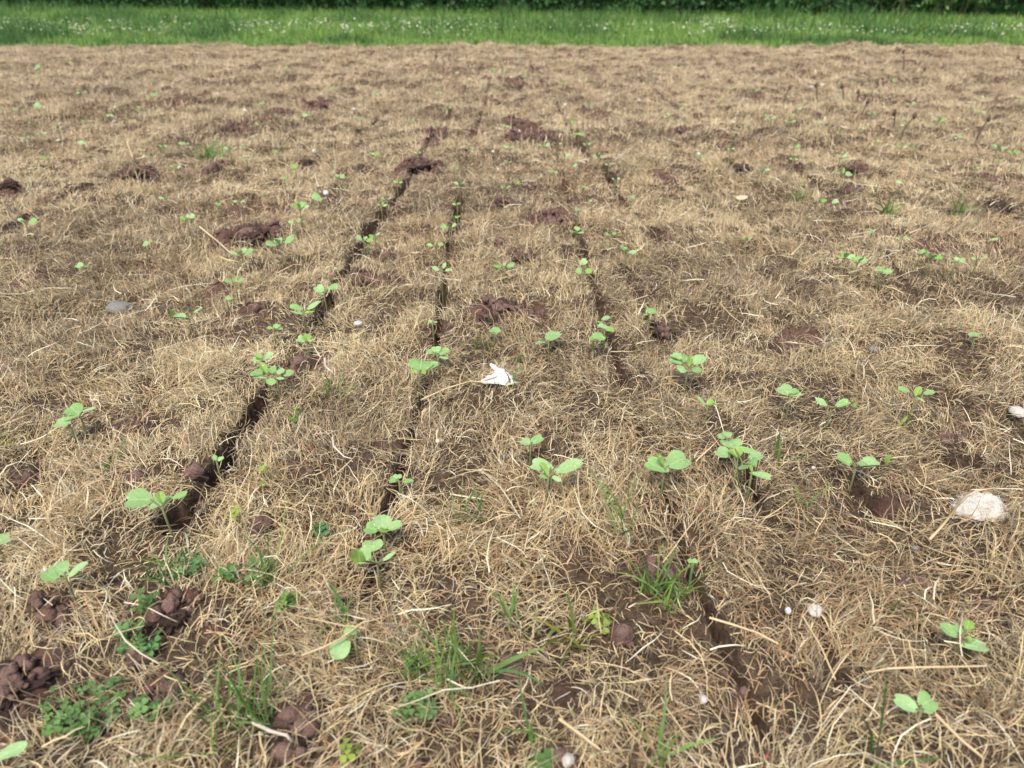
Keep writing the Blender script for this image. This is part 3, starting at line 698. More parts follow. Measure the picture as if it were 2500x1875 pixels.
NUM = "first second third fourth fifth sixth seventh eighth ninth tenth eleventh twelfth thirteenth fourteenth fifteenth sixteenth seventeenth eighteenth nineteenth twentieth".split()
TENS = {20: "twenty", 30: "thirty", 40: "forty", 50: "fifty"}
def ordinal(n):
    return NUM[n - 1] if n <= 20 else TENS[n // 10 * 10] + ("-" + NUM[n % 10 - 1] if n % 10 else "") if n % 10 else {30: "thirtieth", 40: "fortieth", 50: "fiftieth"}[n]
BANDS = [(0, 262, "in the farthest band before the meadow"), (262, 345, "in the band behind the far grass tuft"), (345, 412, "level with the far green grass tuft"),
         (412, 485, "level with the white dandelion clock"), (485, 560, "just nearer than the dandelion clock"), (560, 720, "level with the large dark soil mound")]
def band_labels(items, what):
    """what(i, item) gives the opening words; the rest says where it stands among its like, counted from the left"""
    lab = {}
    for y0, y1, txt in BANDS:
        row = sorted((i for i, p in enumerate(items) if y0 <= p[1] < y1), key=lambda i: items[i][0])
        for r, i in enumerate(row): lab[i] = f"{what(i, items[i])}, {ordinal(r + 1)} from the left of those {txt}"
    return lab
WORDS = {1: "tiny one-leaf seedling", 2: "tiny two-leaf seedling", 3: "small seedling", 4: "leafy seedling", 5: "bushy seedling"}
far_lab = band_labels(FAR, lambda i, p: ("small " if False else "") + ("seedling" if p[3] < 4 else "leafy seedling"))
def far_seedling(i, px, py, w, n):
    rr = random.Random(1000 + i)
    P = ground_at(px, py + w * .28, .018)
    depth = float((P - np.array((0, 0, CAM_H))) @ FWD); s = depth / PX_F
    Rm = w * s * .56
    root = empty("seedling", (P[0], P[1], P[2] - .018))
    STEM_PTS.append((P[0], P[1]))
    tag(root, far_lab[i], "seedling", "seedlings in the drill rows")
    hz = .018 + max(.014, Rm * rr.uniform(.6, .95)) + .008 * min(1, max(0, P[1] - 1.2))
    A = Vector((0, 0, hz))
    paths = [(arc((0, 0, -.03), A, 0, 3), .0014, .0011)]
    hi = w > 40
    if n == 1: angs = [rr.choice((0, math.pi)) + rr.uniform(-.5, .5)]
    elif n == 2: angs = [rr.uniform(-.5, .5), math.pi + rr.uniform(-.5, .5)]
    elif n == 3: angs = [rr.uniform(-.4, .5), math.pi + rr.uniform(-.5, .4), rr.uniform(1, 2) * rr.choice((1, -1))]
    else:
        a0 = rr.uniform(-.3, .3); angs = [a0 + k * 2 * math.pi / n + rr.uniform(-.25, .25) for k in range(n)]
    for k, a in enumerate(angs):
        e = math.radians(rr.uniform(12, 38)) if k < 2 else math.radians(rr.uniform(15, 60))
        ln = Rm * (rr.uniform(.85, 1.1) if k < 2 else rr.uniform(.55, .95))
        if n == 1: ln *= 1.15
        dv = Vector((math.cos(a) * math.cos(e), math.sin(a) * math.cos(e), math.sin(e)))
        st = -.45 if n == 1 else rr.uniform(.18, .35)
        B = A + dv * ln * st; T = A + dv * ln
        kind = rr.choice('kkkos') if k < 2 else rr.choice('kosc')
        ratio = rr.uniform(.75, 1.1) if kind == 'k' else rr.uniform(.5, .75)
        col = np.array(LEAF_COLS[rr.randrange(4)]) * rr.uniform(.9, 1.12)
        if kind == 'c': col = np.array((.25, .40, .09))
        elif rr.random() < .18: col = np.array((.20, .40, .07))
        put_leaf(root, B, T, ratio, kind, col, 5000 + i * 9 + k, hi, rr.uniform(-.2, .2) + .42 * math.cos(a))
        if n > 1: paths.append((arc(A, B + (T - B) * .06, .0005, 3), .0009, .0007))
    link("stem", tube(paths, M_STEM, ns=5), root)
for i, (px, py, w, n) in enumerate(FAR): far_seedling(i, px, py, w, n)

# ------------------------------------------------------------------ soil clods
def clod_mesh(seed, sub=4, rough=.5, mat=M_SOIL, flatk=.6, chunky=False):
    bm = bmesh.new(); bmesh.ops.create_icosphere(bm, subdivisions=sub, radius=1)
    o = Vector((seed * 3.1, seed * 1.7, seed * .9))
    for v in bm.verts:
        n = v.co.normalized()
        d = 1 + rough * .5 * mnoise.noise(n * 1.3 + o) + rough * .45 * mnoise.noise(n * 3.1 + o) + rough * .30 * mnoise.noise(n * 7 + o) + rough * .26 * mnoise.noise(n * 15 + o) + rough * .16 * mnoise.noise(n * 33 + o)
        if chunky:
            q1 = mnoise.voronoi(n * 2.6 + o)[0]; q2 = mnoise.voronoi(n * 6.5 + o)[0]; q3 = mnoise.voronoi(n * 15 + o)[0]
            d += rough * (.34 * min(.7, q1[1] - q1[0]) + .22 * min(.6, q2[1] - q2[0]) + .13 * min(.6, q3[1] - q3[0])) - rough * .22
        v.co = n * d
        v.co.z *= flatk
    me = bpy.data.meshes.new("soil_clod"); bm.to_mesh(me); bm.free()
    me.materials.append(mat)
    me.polygons.foreach_set("use_smooth", np.ones(len(me.polygons), bool))
    return me
protos = [clod_mesh(k + 1, 5, .8, chunky=True) for k in range(6)]
dark_protos = [clod_mesh(k + 21, 5, .75, M_DARKSOIL, .6, True) for k in range(2)]
def clod(px, py, w, hk, label, proto=None, group=None, ry=.8):
    rr = random.Random(int(px * 3 + py))
    P = ground_at(px, py)
    s = float((P - np.array((0, 0, CAM_H))) @ FWD) / PX_F
    R = w * s * .5
    me = proto or protos[rr.randrange(6)]
    o = link("soil_clod", me)
    o.location = (P[0], P[1], P[2] + R * hk * .12)
    o.rotation_euler = (0, 0, rr.uniform(0, 6.28))
    o.scale = (R, R * ry, R * hk / .6)
    CLODS.append((P[0], P[1], R * .9, R * ry * .9, R * hk * 1.0))
    tag(o, label, "soil clod", group or "loose soil clods")
clod(30, 1690, 175, .45, "big dark crumbly clod bulging in at the lower left edge", clod_mesh(77, 6, .9, M_SOIL, .6, True), ry=1.0)
clod(115, 1495, 78, .5, "dark reddish clod below the three-leaved seedling, lower left")
clod(422, 1498, 105, .35, "red-brown clod combed with pale dry stems, lower left")
clod(340, 1615, 42, .7, "small upright reddish clod behind the clover patch")
clod(408, 1695, 85, .5, "pinkish clod at the clover patch's right edge")
clod(745, 1785, 90, .4, "crumbly reddish clod beside the white twig, bottom")
clod(700, 1850, 110, .35, "brown clod at the bottom edge below the white twig")
clod(1588, 1385, 34, .7, "rear lump of two pinkish lumps behind the right green grass tuft")
clod(1635, 1415, 36, .7, "front lump of two pinkish lumps behind the right green grass tuft")
clod(1621, 815, 44, .5, "smooth grey-brown elongated clod in the slit behind the bushiest seedling", dark_protos[0], ry=1.5)
clod(2434, 523, 56, .95, "round dark clod standing proud near the right edge", dark_protos[1])
clod(645, 1290, 54, .45, "reddish clod near the yellow-green clover sprout, lower left")
clod(330, 1180, 40, .5, "reddish clod just behind the broad seedling's left leaf")
clod(480, 1165, 44, .6, "red clod lying in the near end of the long dark slit")
clod(60, 1180, 110, .35, "flat greyish brown clod at the left edge above the cut-off leaf")
clod(2235, 1430, 66, .35, "flat pinkish clod in the grass below the white lump")
clod(2405, 1490, 46, .5, "purplish clod close to the right edge below the white lump")
clod(1230, 770, 130, .28, "long low reddish clod behind the white scrap")
clod(735, 900, 95, .30, "flat reddish clod beside the bushy seedling cluster")
clod(610, 585, 105, .42, "large dark soil mound at left of the drill slits")
clod(1365, 1855, 60, .5, "grey-brown clod at the bottom edge below the green grass")
clod(1250, 1650, 40, .5, "small pinkish crumb right of the near green grass patch")
clod(2330, 1080, 60, .35, "brown flat clod left of the white stone at the right edge")
clod(1520, 1560, 40, .5, "dark brown lump in a hollow of the near grass")
FARCLOD = [(523, 419, 56, .6), (323, 433, 96, .4), (680, 458, 46, .6), (742, 404, 44, .8), (25, 462, 60, .5), (1267, 308, 84, .3), (1294, 340, 120, .30), (1071, 337, 60, .4),
           (1025, 415, 100, .16), (873, 411, 66, .4), (1225, 496, 50, .55), (1344, 546, 108, .28), (1494, 438, 46, .5), (1294, 461, 40, .6), (944, 632, 60, .4), (875, 692, 56, .35),
           (963, 690, 56, .35), (1271, 634, 52, .4), (1221, 598, 56, .35), (1809, 413, 52, .55), (2073, 471, 60, .3), (2084, 419, 44, .8), (2461, 623, 56, .4), (2034, 492, 50, .35),
           (1669, 323, 60, .35), (1425, 410, 30, .5), (778, 262, 60, .45), (560, 315, 60, .35), (1060, 360, 40, .4), (1270, 190, 30, .5), (1230, 185, 26, .5), (1190, 212, 40, .4),
           (1260, 215, 44, .4), (1310, 205, 36, .4), (1130, 222, 38, .5), (1335, 232, 22, .6), (1080, 180, 34, .4), (870, 232, 44, .4), (165, 240, 30, .5), (197, 207, 26, .5),
           (256, 140, 24, .5), (420, 222, 44, .35), (1418, 168, 26, .6), (1580, 190, 40, .35), (1475, 218, 22, .7), (1690, 232, 24, .5), (2330, 195, 40, .4), (2437, 205, 50, .35),
           (1965, 210, 20, .6), (2265, 268, 44, .4), (2310, 270, 40, .4), (2440, 292, 40, .4), (600, 266, 36, .4), (60, 212, 26, .4), (1020, 153, 30, .4), (815, 110, 26, .5),
           (2310, 415, 36, .4), (2270, 400, 34, .4), (1570, 300, 40, .4), (1900, 560, 40, .3)]
fc_lab = band_labels(FARCLOD, lambda i, p: "soil clod")
for i, (px, py, w, hk) in enumerate(FARCLOD): clod(px, py, w * .78, hk * .85, fc_lab[i])

build_dead_grass()
build_crumbs()

# ------------------------------------------------------------------ stones, scraps and dry stalks
def pebble(px, py, w, hk, label, cat="stone", name="stone", mat=M_STONE, sub=3, rough=.35, ry=.8, lift=.012, seed=None):
    P = ground_at(px, py, lift)
    s = float((P - np.array((0, 0, CAM_H))) @ FWD) / PX_F
    R = w * s * (.5 if py > 420 else .36)
    o = link(name, clod_mesh(seed or int(px + py), sub, rough, mat, hk))
    o.location = P; o.scale = (R, R * ry, R)
    o.rotation_euler = (.1, .1, (px * 1.3) % 6.28)
    tag(o, label, cat)
    return o, R
# the large felted white lump at the right, with its loose fibres
P = ground_at(2392, 1250, .004)
s = float((P - np.array((0, 0, CAM_H))) @ FWD) / PX_F
root = empty("fuzzy_lump", tuple(P))
tag(root, "large off-white rounded lump with matted fuzz near the right edge", "stone")
R = 58 * s
bm = bmesh.new(); bmesh.ops.create_icosphere(bm, subdivisions=5, radius=1)
for v in bm.verts:
    n = v.co.normalized(); d = 1 + .16 * mnoise.noise(n * 1.4 + Vector((4, 2, 1))) + .05 * mnoise.noise(n * 4) + .02 * mnoise.noise(n * 13)
    v.co = Vector((n.x * R * d, n.y * R * .78 * d, n.z * R * .82 * d))
    if v.co.x < 0: v.co.z *= 1 + v.co.x / R * .38; v.co.x *= 1.12
me = bpy.data.meshes.new("lump"); bm.to_mesh(me); bm.free(); me.materials.append(M_STONE)
me.polygons.foreach_set("use_smooth", np.ones(len(me.polygons), bool))
link("lump", me, root)
n = 520
dirs = rng.normal(size=(n, 3)); dirs[:, 2] = np.abs(dirs[:, 2]) * .9 - .15; dirs /= np.linalg.norm(dirs, axis=1, keepdims=True)
Pf = dirs * np.array((R * 1.02, R * .8, R * .84)); Pf[:, 2] = np.where(Pf[:, 0] < 0, Pf[:, 2] * (1 + Pf[:, 0] / R * .38), Pf[:, 2])
V, q = ribbons(Pf, np.arctan2(dirs[:, 1], dirs[:, 0]) + rng.choice((-1, 1), n) * rng.normal(1.4, .3, n), rng.normal(-.1, .22, n), rng.uniform(.005, .015, n), np.full(n, .0004), rng.normal(.5, .4, n), rng.normal(0, 1.2, n), rng.normal(0, .6, n), 4)
link("fuzz", mesh_np("fuzz", V, q, mat=M_FLUFF), root)

# the white jagged scrap in the middle: a low torn wedge
P = ground_at(1216, 932, .008); s = float((P - np.array((0, 0, CAM_H))) @ FWD) / PX_F
out = [(-46, -2), (-30, 8), (-18, 14), (-8, 20), (-12, 30), (-20, 40), (-8, 36), (2, 30), (14, 26), (24, 20), (36, 8), (44, -4), (30, -8), (10, -6), (-16, -4)]
V = []; nO = len(out)
for lay, (k, dy) in enumerate(((1.0, 0), (.8, .006), (1.0, .010))):
    for (a, b) in out: V.append((a * s * (1 if lay != 1 else .86), -.004 + b * s * .55 + (0, -.004, .006)[lay], (b * s * .95 * (1 if lay != 1 else .84)) + .002 + (0, .002, -.002)[lay]))
V.append((0, .0, 12 * s)); V.append((0, .012, 10 * s))
F = []
T = []
for j in range(nO):
    j2 = (j + 1) % nO
    F.append((j, j2, nO + j2, nO + j)); F.append((j2, j, 2 * nO + j, 2 * nO + j2))
    T.append((nO + j, nO + j2, 3 * nO)); T.append((2 * nO + j2, 2 * nO + j, 3 * nO + 1))
me = mesh_np("white_scrap", V, F, T, M_WHITE, smooth=False)
bm = bmesh.new(); bm.from_mesh(me); bmesh.ops.subdivide_edges(bm, edges=bm.edges[:], cuts=2, use_grid_fill=True)
for v in bm.verts: v.co += mnoise.noise_vector(v.co * 170) * .0022 + mnoise.noise_vector(v.co * 500) * .0012
bm.to_mesh(me); bm.free()
o = link("white_scrap", me); o.location = P
tag(o, "bright white jagged scrap poking from the grass in the centre", "scrap")

STONES = [
    (2484, 1005, 44, .55, "white stone cut by the right picture edge", M_STONE), (875, 790, 24, .6, "small white chalk stone right of the upper dark slit", M_STONE),
    (1924, 1491, 16, 1.2, "tiny smooth white egg-like pebble in the near grass at right", M_WHITE), (1989, 1490, 42, .4, "ragged white flake right of the egg-like pebble", M_STONE),
    (2234, 1338, 17, .7, "small grey-white glinting pebble below the fuzzy lump", M_GREYSTONE), (2133, 853, 26, .6, "grey stone beside a dark hole in the right-hand grass", M_GREYSTONE),
    (1716, 1707, 26, .8, "round white pebble deep in the nearest grass", M_STONE), (1387, 1856, 36, .7, "pale fluffy lump at the bottom picture edge", M_STONE),
    (1230, 1113, 14, .8, "tiny silvery crumb left of the toothed-leaf seedling", M_GREYSTONE), (1986, 1142, 12, .7, "tiny white pebble left of the notched-leaf seedling", M_STONE),
    (767, 369, 15, .9, "white pebble straight behind the dandelion clock", M_WHITE), (598, 271, 17, .8, "white stone in the far left part of the field", M_WHITE),
    (279, 291, 14, .6, "farthest left pale stone", M_STONE), (865, 272, 13, .6, "nearer stone of a far left-centre pair", M_STONE), (877, 257, 11, .7, "farther stone of a far left-centre pair", M_WHITE),
    (1380, 256, 12, .7, "far white stone right of the middle rows", M_WHITE), (1561, 243, 10, .7, "far white speck of stone right of centre", M_WHITE),
    (1981, 212, 12, .7, "left stone of the bright far right pair", M_WHITE), (2007, 209, 15, .7, "right stone of the bright far right pair", M_WHITE),
    (1790, 299, 12, .7, "pinkish far stone among seedlings right of centre", M_STONE), (1706, 376, 14, .7, "white stone beside seedlings in the middle right field", M_WHITE),
    (1267, 326, 15, .6, "white stone between two reddish clods in the middle rows", M_WHITE), (1204, 370, 15, .4, "flat white chip left of the middle rows' seedlings", M_WHITE),
    (1810, 482, 34, .10, "long pale pinkish flake of dry turf in the middle right field", M_TAN), (108, 1392, 14, .7, "tiny white crumb left of the three-leaved seedling", M_WHITE),
    (143, 343, 16, .5, "flat pale chip in the far left field", M_STONE), (290, 752, 60, .45, "grey crusted stone in the left-hand grass", M_GREYSTONE),
]
for (px, py, w, hk, lb, mt) in STONES: pebble(px, py, w, hk, lb, mat=mt)
pebble(1069, 1077, 15, .8, "small tan snail shell on the dead grass left of the toothed-leaf seedling", "snail shell", "snail_shell", M_TAN, rough=.15)
pebble(1708, 1245, 11, .9, "tiny red crumb in the grass right of the heart-leaf seedling", "crumb", "red_crumb", M_RED)
pebble(1873, 1846, 13, .8, "tiny red crumb at the bottom picture edge", "crumb", "red_crumb", M_RED)
pebble(758, 1094, 9, .7, "tiny red crumb left of the centre foreground", "crumb", "red_crumb", M_RED)

def stalk(pts, r0, r1, label, mat=M_STRAW, name="straw_stalk", cat="straw", z0=.028):
    Q = [ground_at(x, y, z0 if len(p) == 0 else p[0]) for (x, y, *p) in pts]
    o = link(name, tube([([Vector(q) for q in Q], r0, r1)], mat, name, 6))
    tag(o, label, cat)
stalk([(2114, 1642, .02), (2170, 1632), (2240, 1629), (2320, 1628), (2408, 1626)], .0008, .0007, "long pale straw lying level near the lower right corner")
stalk([(2268, 1318), (2300, 1285), (2330, 1246, .05), (2348, 1218, .07), (2385, 1198, .085), (2440, 1190, .07)], .0014, .0006, "grey stalk arching across the fuzzy white lump")
stalk([(1732, 1508, .03), (1790, 1525), (1850, 1545), (1900, 1572)], .0010, .0007, "bent pale straw slanting over the near slit at right")
stalk([(618, 1764, .03), (660, 1785, .03), (700, 1795, .03), (713, 1812, .022)], .0014, .0009, "bleached white twig at the bottom left", M_BONE, "twig", "twig")
stalk([(1028, 976), (1090, 948), (1150, 930), (1190, 934)], .0011, .0007, "long straw pointing at the white scrap")
stalk([(488, 554), (530, 588), (566, 620)], .0018, .0012, "straw slanting down to a seedling beside the large dark mound")
stalk([(737, 1600), (790, 1580), (830, 1560), (885, 1520), (935, 1508)], .0011, .0006, "arched straw across the drooping seedling")
stalk([(220, 1268), (250, 1240), (292, 1222)], .0011, .0007, "pale straw left of the broad seedling")
stalk([(812, 1068, .02), (815, 1090), (840, 1115), (860, 1120)], .0013, .0007, "curved pale stem in the grass left of the centre foreground", M_BONE)
stalk([(793, 875, .03), (795, 895), (815, 912)], .0014, .0008, "white hooked stem beside the bare reddish patch", M_BONE)
stalk([(1930, 625), (1960, 594)], .0022, .0016, "short thick straw in the middle right field")
stalk([(2218, 570), (2243, 560)], .0022, .0014, "short pale straw right of the middle right seedlings")
stalk([(1960, 1505, .02), (2005, 1580), (2040, 1660)], .0008, .0006, "orange-brown straw sloping down right in the near grass")
stalk([(2285, 1745, .03), (2345, 1805), (2400, 1850)], .0012, .0008, "thick pale straw running out of the nearest seedling at right")
stalk([(1365, 1755, .03), (1420, 1795), (1465, 1830)], .0013, .0007, "pale bent straw near the bottom edge")
stalk([(310, 345), (325, 390)], .0022, .0012, "slanting dry stem in the far left field")

# dead upright weeds at the back of the field
def dead_weed(px, py, hpx, lean, branches, label):
    P = ground_at(px, py); s = float((P - np.array((0, 0, CAM_H))) @ FWD) / PX_F
    Hh = hpx * s; rr = random.Random(int(px))
    root = empty("dead_weed", tuple(P)); tag(root, label, "dead weed", "dead weeds standing at the back")
    top = Vector((lean * Hh, 0, Hh)); pts = [Vector((0, 0, -.01)), Vector((lean * Hh * .2, .005, Hh * .4)), Vector((lean * Hh * .6, 0, Hh * .75)), top]
    link("stem", tube([(pts, .0032, .0016)], M_DEADSTEM), root)
    for b in range(branches):
        a = rr.uniform(.45, .95); st = Vector((lean * Hh * a * a, 0, Hh * a)); l = Hh * rr.uniform(.2, .45); an = rr.uniform(0, 6.28)
        e = st + Vector((math.cos(an) * l, math.sin(an) * l * .6, l * rr.uniform(-.2, .6)))
        link("branch", tube([(arc(st, e, l * .15, 4), .0016, .0012)], M_DEADSTEM, "branch"), root)
    me = clod_mesh(int(px), 2, .6, M_DEADSTEM, 1.4); o = link("seed_head", me, root); o.location = top; o.scale = (.007, .007, .009)
dead_weed(2204, 182, 50, -.25, 6, "branched dead weed with a bushy top at the far right")
dead_weed(2060, 248, 36, -.35, 4, "arching dead weed, left of the far right weeds")
dead_weed(2095, 250, 28, -.2, 1, "short bent dead weed right of the arching one")
dead_weed(1994, 246, 36, -.25, 0, "thin dead stem under the bright far stone pair")
dead_weed(1914, 250, 34, .25, 1, "faint thin dead weed leaning right, left of the far stones")
dead_weed(2103, 290, 40, .15, 2, "dark upright dead weed with a knotted head")
dead_weed(2182, 315, 40, -.2, 3, "dark dead weed with a hooked top, nearest of the back weeds")
dead_weed(2500, 168, 26, -.9, 1, "leaning dead weed head at the right edge below the meadow")
dead_weed(2243, 195, 24, .35, 2, "short forked dead weed at the far right")
dead_weed(2380, 355, 62, .22, 0, "tall thin dry stalk leaning right in the right-hand field")
dead_weed(1058, 165, 26, .3, 3, "faint branched dead weed far back left of the middle rows")
dead_weed(1840, 188, 18, -.3, 1, "small dark dead weed far back right of centre")
dead_weed(2195, 350, 60, .35, 0, "thin dry stem leaning right beside the hooked dead weed")

# the dandelion clock
P = ground_at(806, 500); s = float((P - np.array((0, 0, CAM_H))) @ FWD) / PX_F
root = empty("dandelion_clock", tuple(P)); tag(root, "round white dandelion clock on a bent stalk behind the upper slit", "dandelion")
Hh = 26 * s
link("stalk", tube([(arc((0, 0, 0), (-4 * s, -.01, Hh), .004, 5), .0014, .0011)], M_STEM, "stalk"), root)
me = clod_mesh(5, 4, .10, M_WHITE, 1.0); o = link("seed_head", me, root); o.location = (-4 * s, -.01, Hh + 5 * s); o.scale = (6.5 * s,) * 3

# ------------------------------------------------------------------ green grass tufts, clover, small weeds
def grass_tuft(px, py, wpx, n, L, label, wide=.0017, col=(.13, .25, .06), hpx=None, spread=1.0):
    P = ground_at(px, py); s = float((P - np.array((0, 0, CAM_H))) @ FWD) / PX_F
    R = wpx * s * .5; sa = math.sin(math.atan2(CAM_H, P[1])); RY = (hpx * s * .5 / sa) if hpx else R
    a = rng.random(n) * 6.283; r = np.sqrt(rng.random(n))
    # blades spring from a few crowns
    k = max(1, n // 6); crown = rng.integers(0, k, n); ca = rng.random(k) * 6.283; cr = np.sqrt(rng.random(k))
    x = cr[crown] * np.cos(ca[crown]) * R + rng.normal(0, .004, n); y = cr[crown] * np.sin(ca[crown]) * RY + rng.normal(0, .004, n)
    z = height(P[0] + x, P[1] + y) - P[2] + .002
    Pp = np.stack((x, y, z), 1)
    Lb = L * rng.uniform(.5, 1.2, n)
    V, q = ribbons(Pp, rng.random(n) * 6.283, np.radians(np.clip(rng.normal(64, 18, n), 15, 90)), Lb, wide * rng.uniform(.6, 1.25, n), np.radians(rng.normal(28, 24, n)) * spread, np.radians(rng.normal(0, 20, n)), rng.normal(0, .5, n), 5)
    c = np.array(col) * rng.uniform(.7, 1.35, (n, 1)) * np.stack((rng.uniform(.8, 1.5, n), np.ones(n), rng.uniform(.7, 1.5, n)), 1)
    o = link("grass_tuft", mesh_np("grass_tuft", V, q, mat=M_GREEN, col=np.repeat(c, 12, 0))); o.location = P
    tag(o, label, "grass tuft", "green grass tufts")
grass_tuft(1090, 1650, 230, 95, .038, "widest green grass patch, bottom centre, mixed with clover", hpx=90)
grass_tuft(1160, 1655, 40, 14, .062, "tall upright green tuft right in the bottom centre patch", .0032)
grass_tuft(1588, 1470, 150, 46, .045, "green tuft around the two pinkish lumps, lower right", hpx=70)
grass_tuft(1520, 1320, 40, 9, .075, "thin tall green sprig behind the lower right tuft", .0022)
grass_tuft(575, 1775, 210, 46, .070, "long-bladed green tuft at the bottom left beside the clover", hpx=110)
grass_tuft(672, 1440, 40, 12, .075, "thin tall green blades left of the drooping seedling", .002)
grass_tuft(428, 1415, 130, 46, .032, "short green tuft left of centre, mixed with tiny clover", hpx=50, col=(.10, .21, .06))
grass_tuft(1135, 1280, 60, 14, .045, "small green tuft right of the foreground seedling pair", .002)
grass_tuft(1232, 945, 34, 12, .036, "little green tuft right in front of the white scrap", .002)
grass_tuft(517, 392, 62, 60, .065, "bright far green grass tuft standing alone at left", .003, (.09, .27, .04))
grass_tuft(2167, 530, 26, 22, .05, "green tuft by soil in the middle right field, left of a pair", .003)
grass_tuft(2334, 528, 28, 14, .06, "faint green tuft in the middle right field, right of a pair", .003)
grass_tuft(1944, 500, 26, 18, .05, "dull green tuft left of the middle right clods", .003)
grass_tuft(795, 965, 60, 18, .034, "sparse green tuft in the hollow right of the dark slit", .002, hpx=50)
grass_tuft(1165, 855, 60, 14, .03, "faint green blades behind the white scrap", .0018)
grass_tuft(1905, 1140, 24, 4, .05, "single broad green blade left of the notched-leaf seedling", .0035)
grass_tuft(1955, 1235, 30, 4, .04, "two short green blades left of the white lump's hollow", .003)
grass_tuft(2210, 1055, 20, 3, .04, "single green blade below the spindly seedling", .003)
grass_tuft(1390, 1610, 110, 10, .06, "yellowish green blades lying flat near the bottom centre", .0025, (.16, .22, .04), spread=2)
grass_tuft(2185, 1510, 20, 3, .035, "lone green blade in the near right grass", .003)
grass_tuft(2130, 1870, 20, 3, .06, "blurred bluish blade at the bottom right", .003, (.06, .16, .05))
grass_tuft(1310, 1840, 40, 5, .05, "blurred green blades at the bottom edge right of centre", .003)
grass_tuft(290, 1130, 24, 5, .03, "small green sprout in the grass behind the broad seedling", .003)
grass_tuft(1280, 1540, 90, 12, .035, "scattered green blades right of the wide bottom patch", .0022, hpx=60)
grass_tuft(850, 1530, 40, 6, .045, "dark green blade beside the drooping seedling", .003)
grass_tuft(1620, 1830, 80, 8, .05, "blurred green blades at the bottom right of centre", .0025)

def clover(px, py, wpx, n, label, col=(.12, .22, .065), hpx=None, size=.0043):
    P = ground_at(px, py); s = float((P - np.array((0, 0, CAM_H))) @ FWD) / PX_F
    R = wpx * s * .5; sa = math.sin(math.atan2(CAM_H, P[1])); RY = (hpx * s * .5 / sa) if hpx else R
    root = empty("clover_plant", tuple(P)); tag(root, label, "clover", "clover in the dead grass")
    V, T, Cc, paths = [], [], [], []
    rr = random.Random(int(px))
    for k in range(n):
        a = rr.uniform(0, 6.28); r = math.sqrt(rr.random())
        x, y = r * R * math.cos(a), r * RY * math.sin(a)
        z = h1(P[0] + x, P[1] + y) - P[2] + rr.uniform(.004, .018)
        paths.append((arc((x + rr.uniform(-.008, .008), y + rr.uniform(-.008, .008), z - .024), (x, y, z), .001, 3), .0006, .0005))
        tilt = Matrix.Rotation(rr.uniform(-.5, .5), 3, 'X') @ Matrix.Rotation(rr.uniform(-.5, .5), 3, 'Y')
        a0 = rr.uniform(0, 6.28); L = size * rr.uniform(.7, 1.3); cc = np.array(col) * rr.uniform(.7, 1.4)
        for j in range(3):
            R3 = tilt @ Matrix.Rotation(a0 + j * 2.094, 3, 'Z')
            st = len(V)
            for (lx, ly, lz) in ((0, 0, 0), (.42, .45, .10), (.52, .85, .08), (.22, 1.05, .02), (0, .95, -.03), (-.22, 1.05, .02), (-.52, .85, .08), (-.42, .45, .10), (0, .55, -.05)):
                V.append((R3 @ Vector((lx * L, ly * L, lz * L)) + Vector((x, y, z)))[:]); Cc.append(cc)
            for j2 in range(8): T.append((st + 8, st + j2, st + (j2 + 1) % 8))
    link("leaf", mesh_np("clover_leaf", V, tris=T, mat=M_GREEN, col=Cc), root)
    link("stem", tube(paths, M_STEM, ns=4), root)
clover(222, 1745, 200, 60, "largest dark green clover patch right of the big corner clod", hpx=140)
clover(380, 1745, 90, 20, "clover sprigs below the pinkish clod at lower left", hpx=50)
clover(1015, 1755, 90, 26, "clover clump in the near bottom centre grass", hpx=80)
clover(470, 1410, 60, 18, "fine grey-green clover beside the short green tuft", (.12, .24, .09), 44, .0045)
clover(560, 1420, 40, 6, "dark clover sprig right of the short green tuft", size=.006)
clover(576, 1280, 22, 3, "yellow-green clover sprout alone in the grass, lower left", (.26, .34, .06), size=.0045)
clover(860, 1852, 36, 4, "yellow-green clover sprout at the bottom edge", (.28, .36, .07), size=.006)
clover(775, 1302, 26, 4, "small green weed sprout left of the foreground pair", (.14, .27, .05), size=.006)
clover(800, 1320, 40, 6, "bluish clover sprig behind the foreground pair's left side", (.11, .24, .10), 30, .005)
clover(25, 1092, 24, 3, "yellowish sprout near the left edge", (.32, .37, .07), size=.006)
clover(650, 1185, 34, 3, "light green sprout on the right of the slit's near end", (.24, .36, .07), size=.005)
clover(708, 1495, 44, 12, "little bright green sprig in the left foreground grass", (.12, .26, .05), 40, .005)
clover(360, 1500, 44, 10, "dark clover sprig beside the combed red-brown clod", size=.005)
clover(730, 1032, 30, 4, "green sprout in the grass right of the long slit", (.14, .27, .05), size=.005)
clover(1455, 1540, 60, 8, "pale yellow-green sprouts left of the lower right tuft", (.26, .36, .07), 40, .005)
clover(1335, 1885, 50, 6, "green sprout at the bottom edge right of the wide patch", size=.007)
clover(350, 1580, 100, 22, "clover scattered behind the small upright reddish clod", (.11, .23, .07), 60, .005)
clover(640, 1410, 60, 14, "low clover between the short tuft and the tall thin blades", (.10, .22, .06), 70, .005)
clover(1262, 890, 30, 5, "dark green weed beside the white scrap's left side", (.07, .15, .03), size=.005)

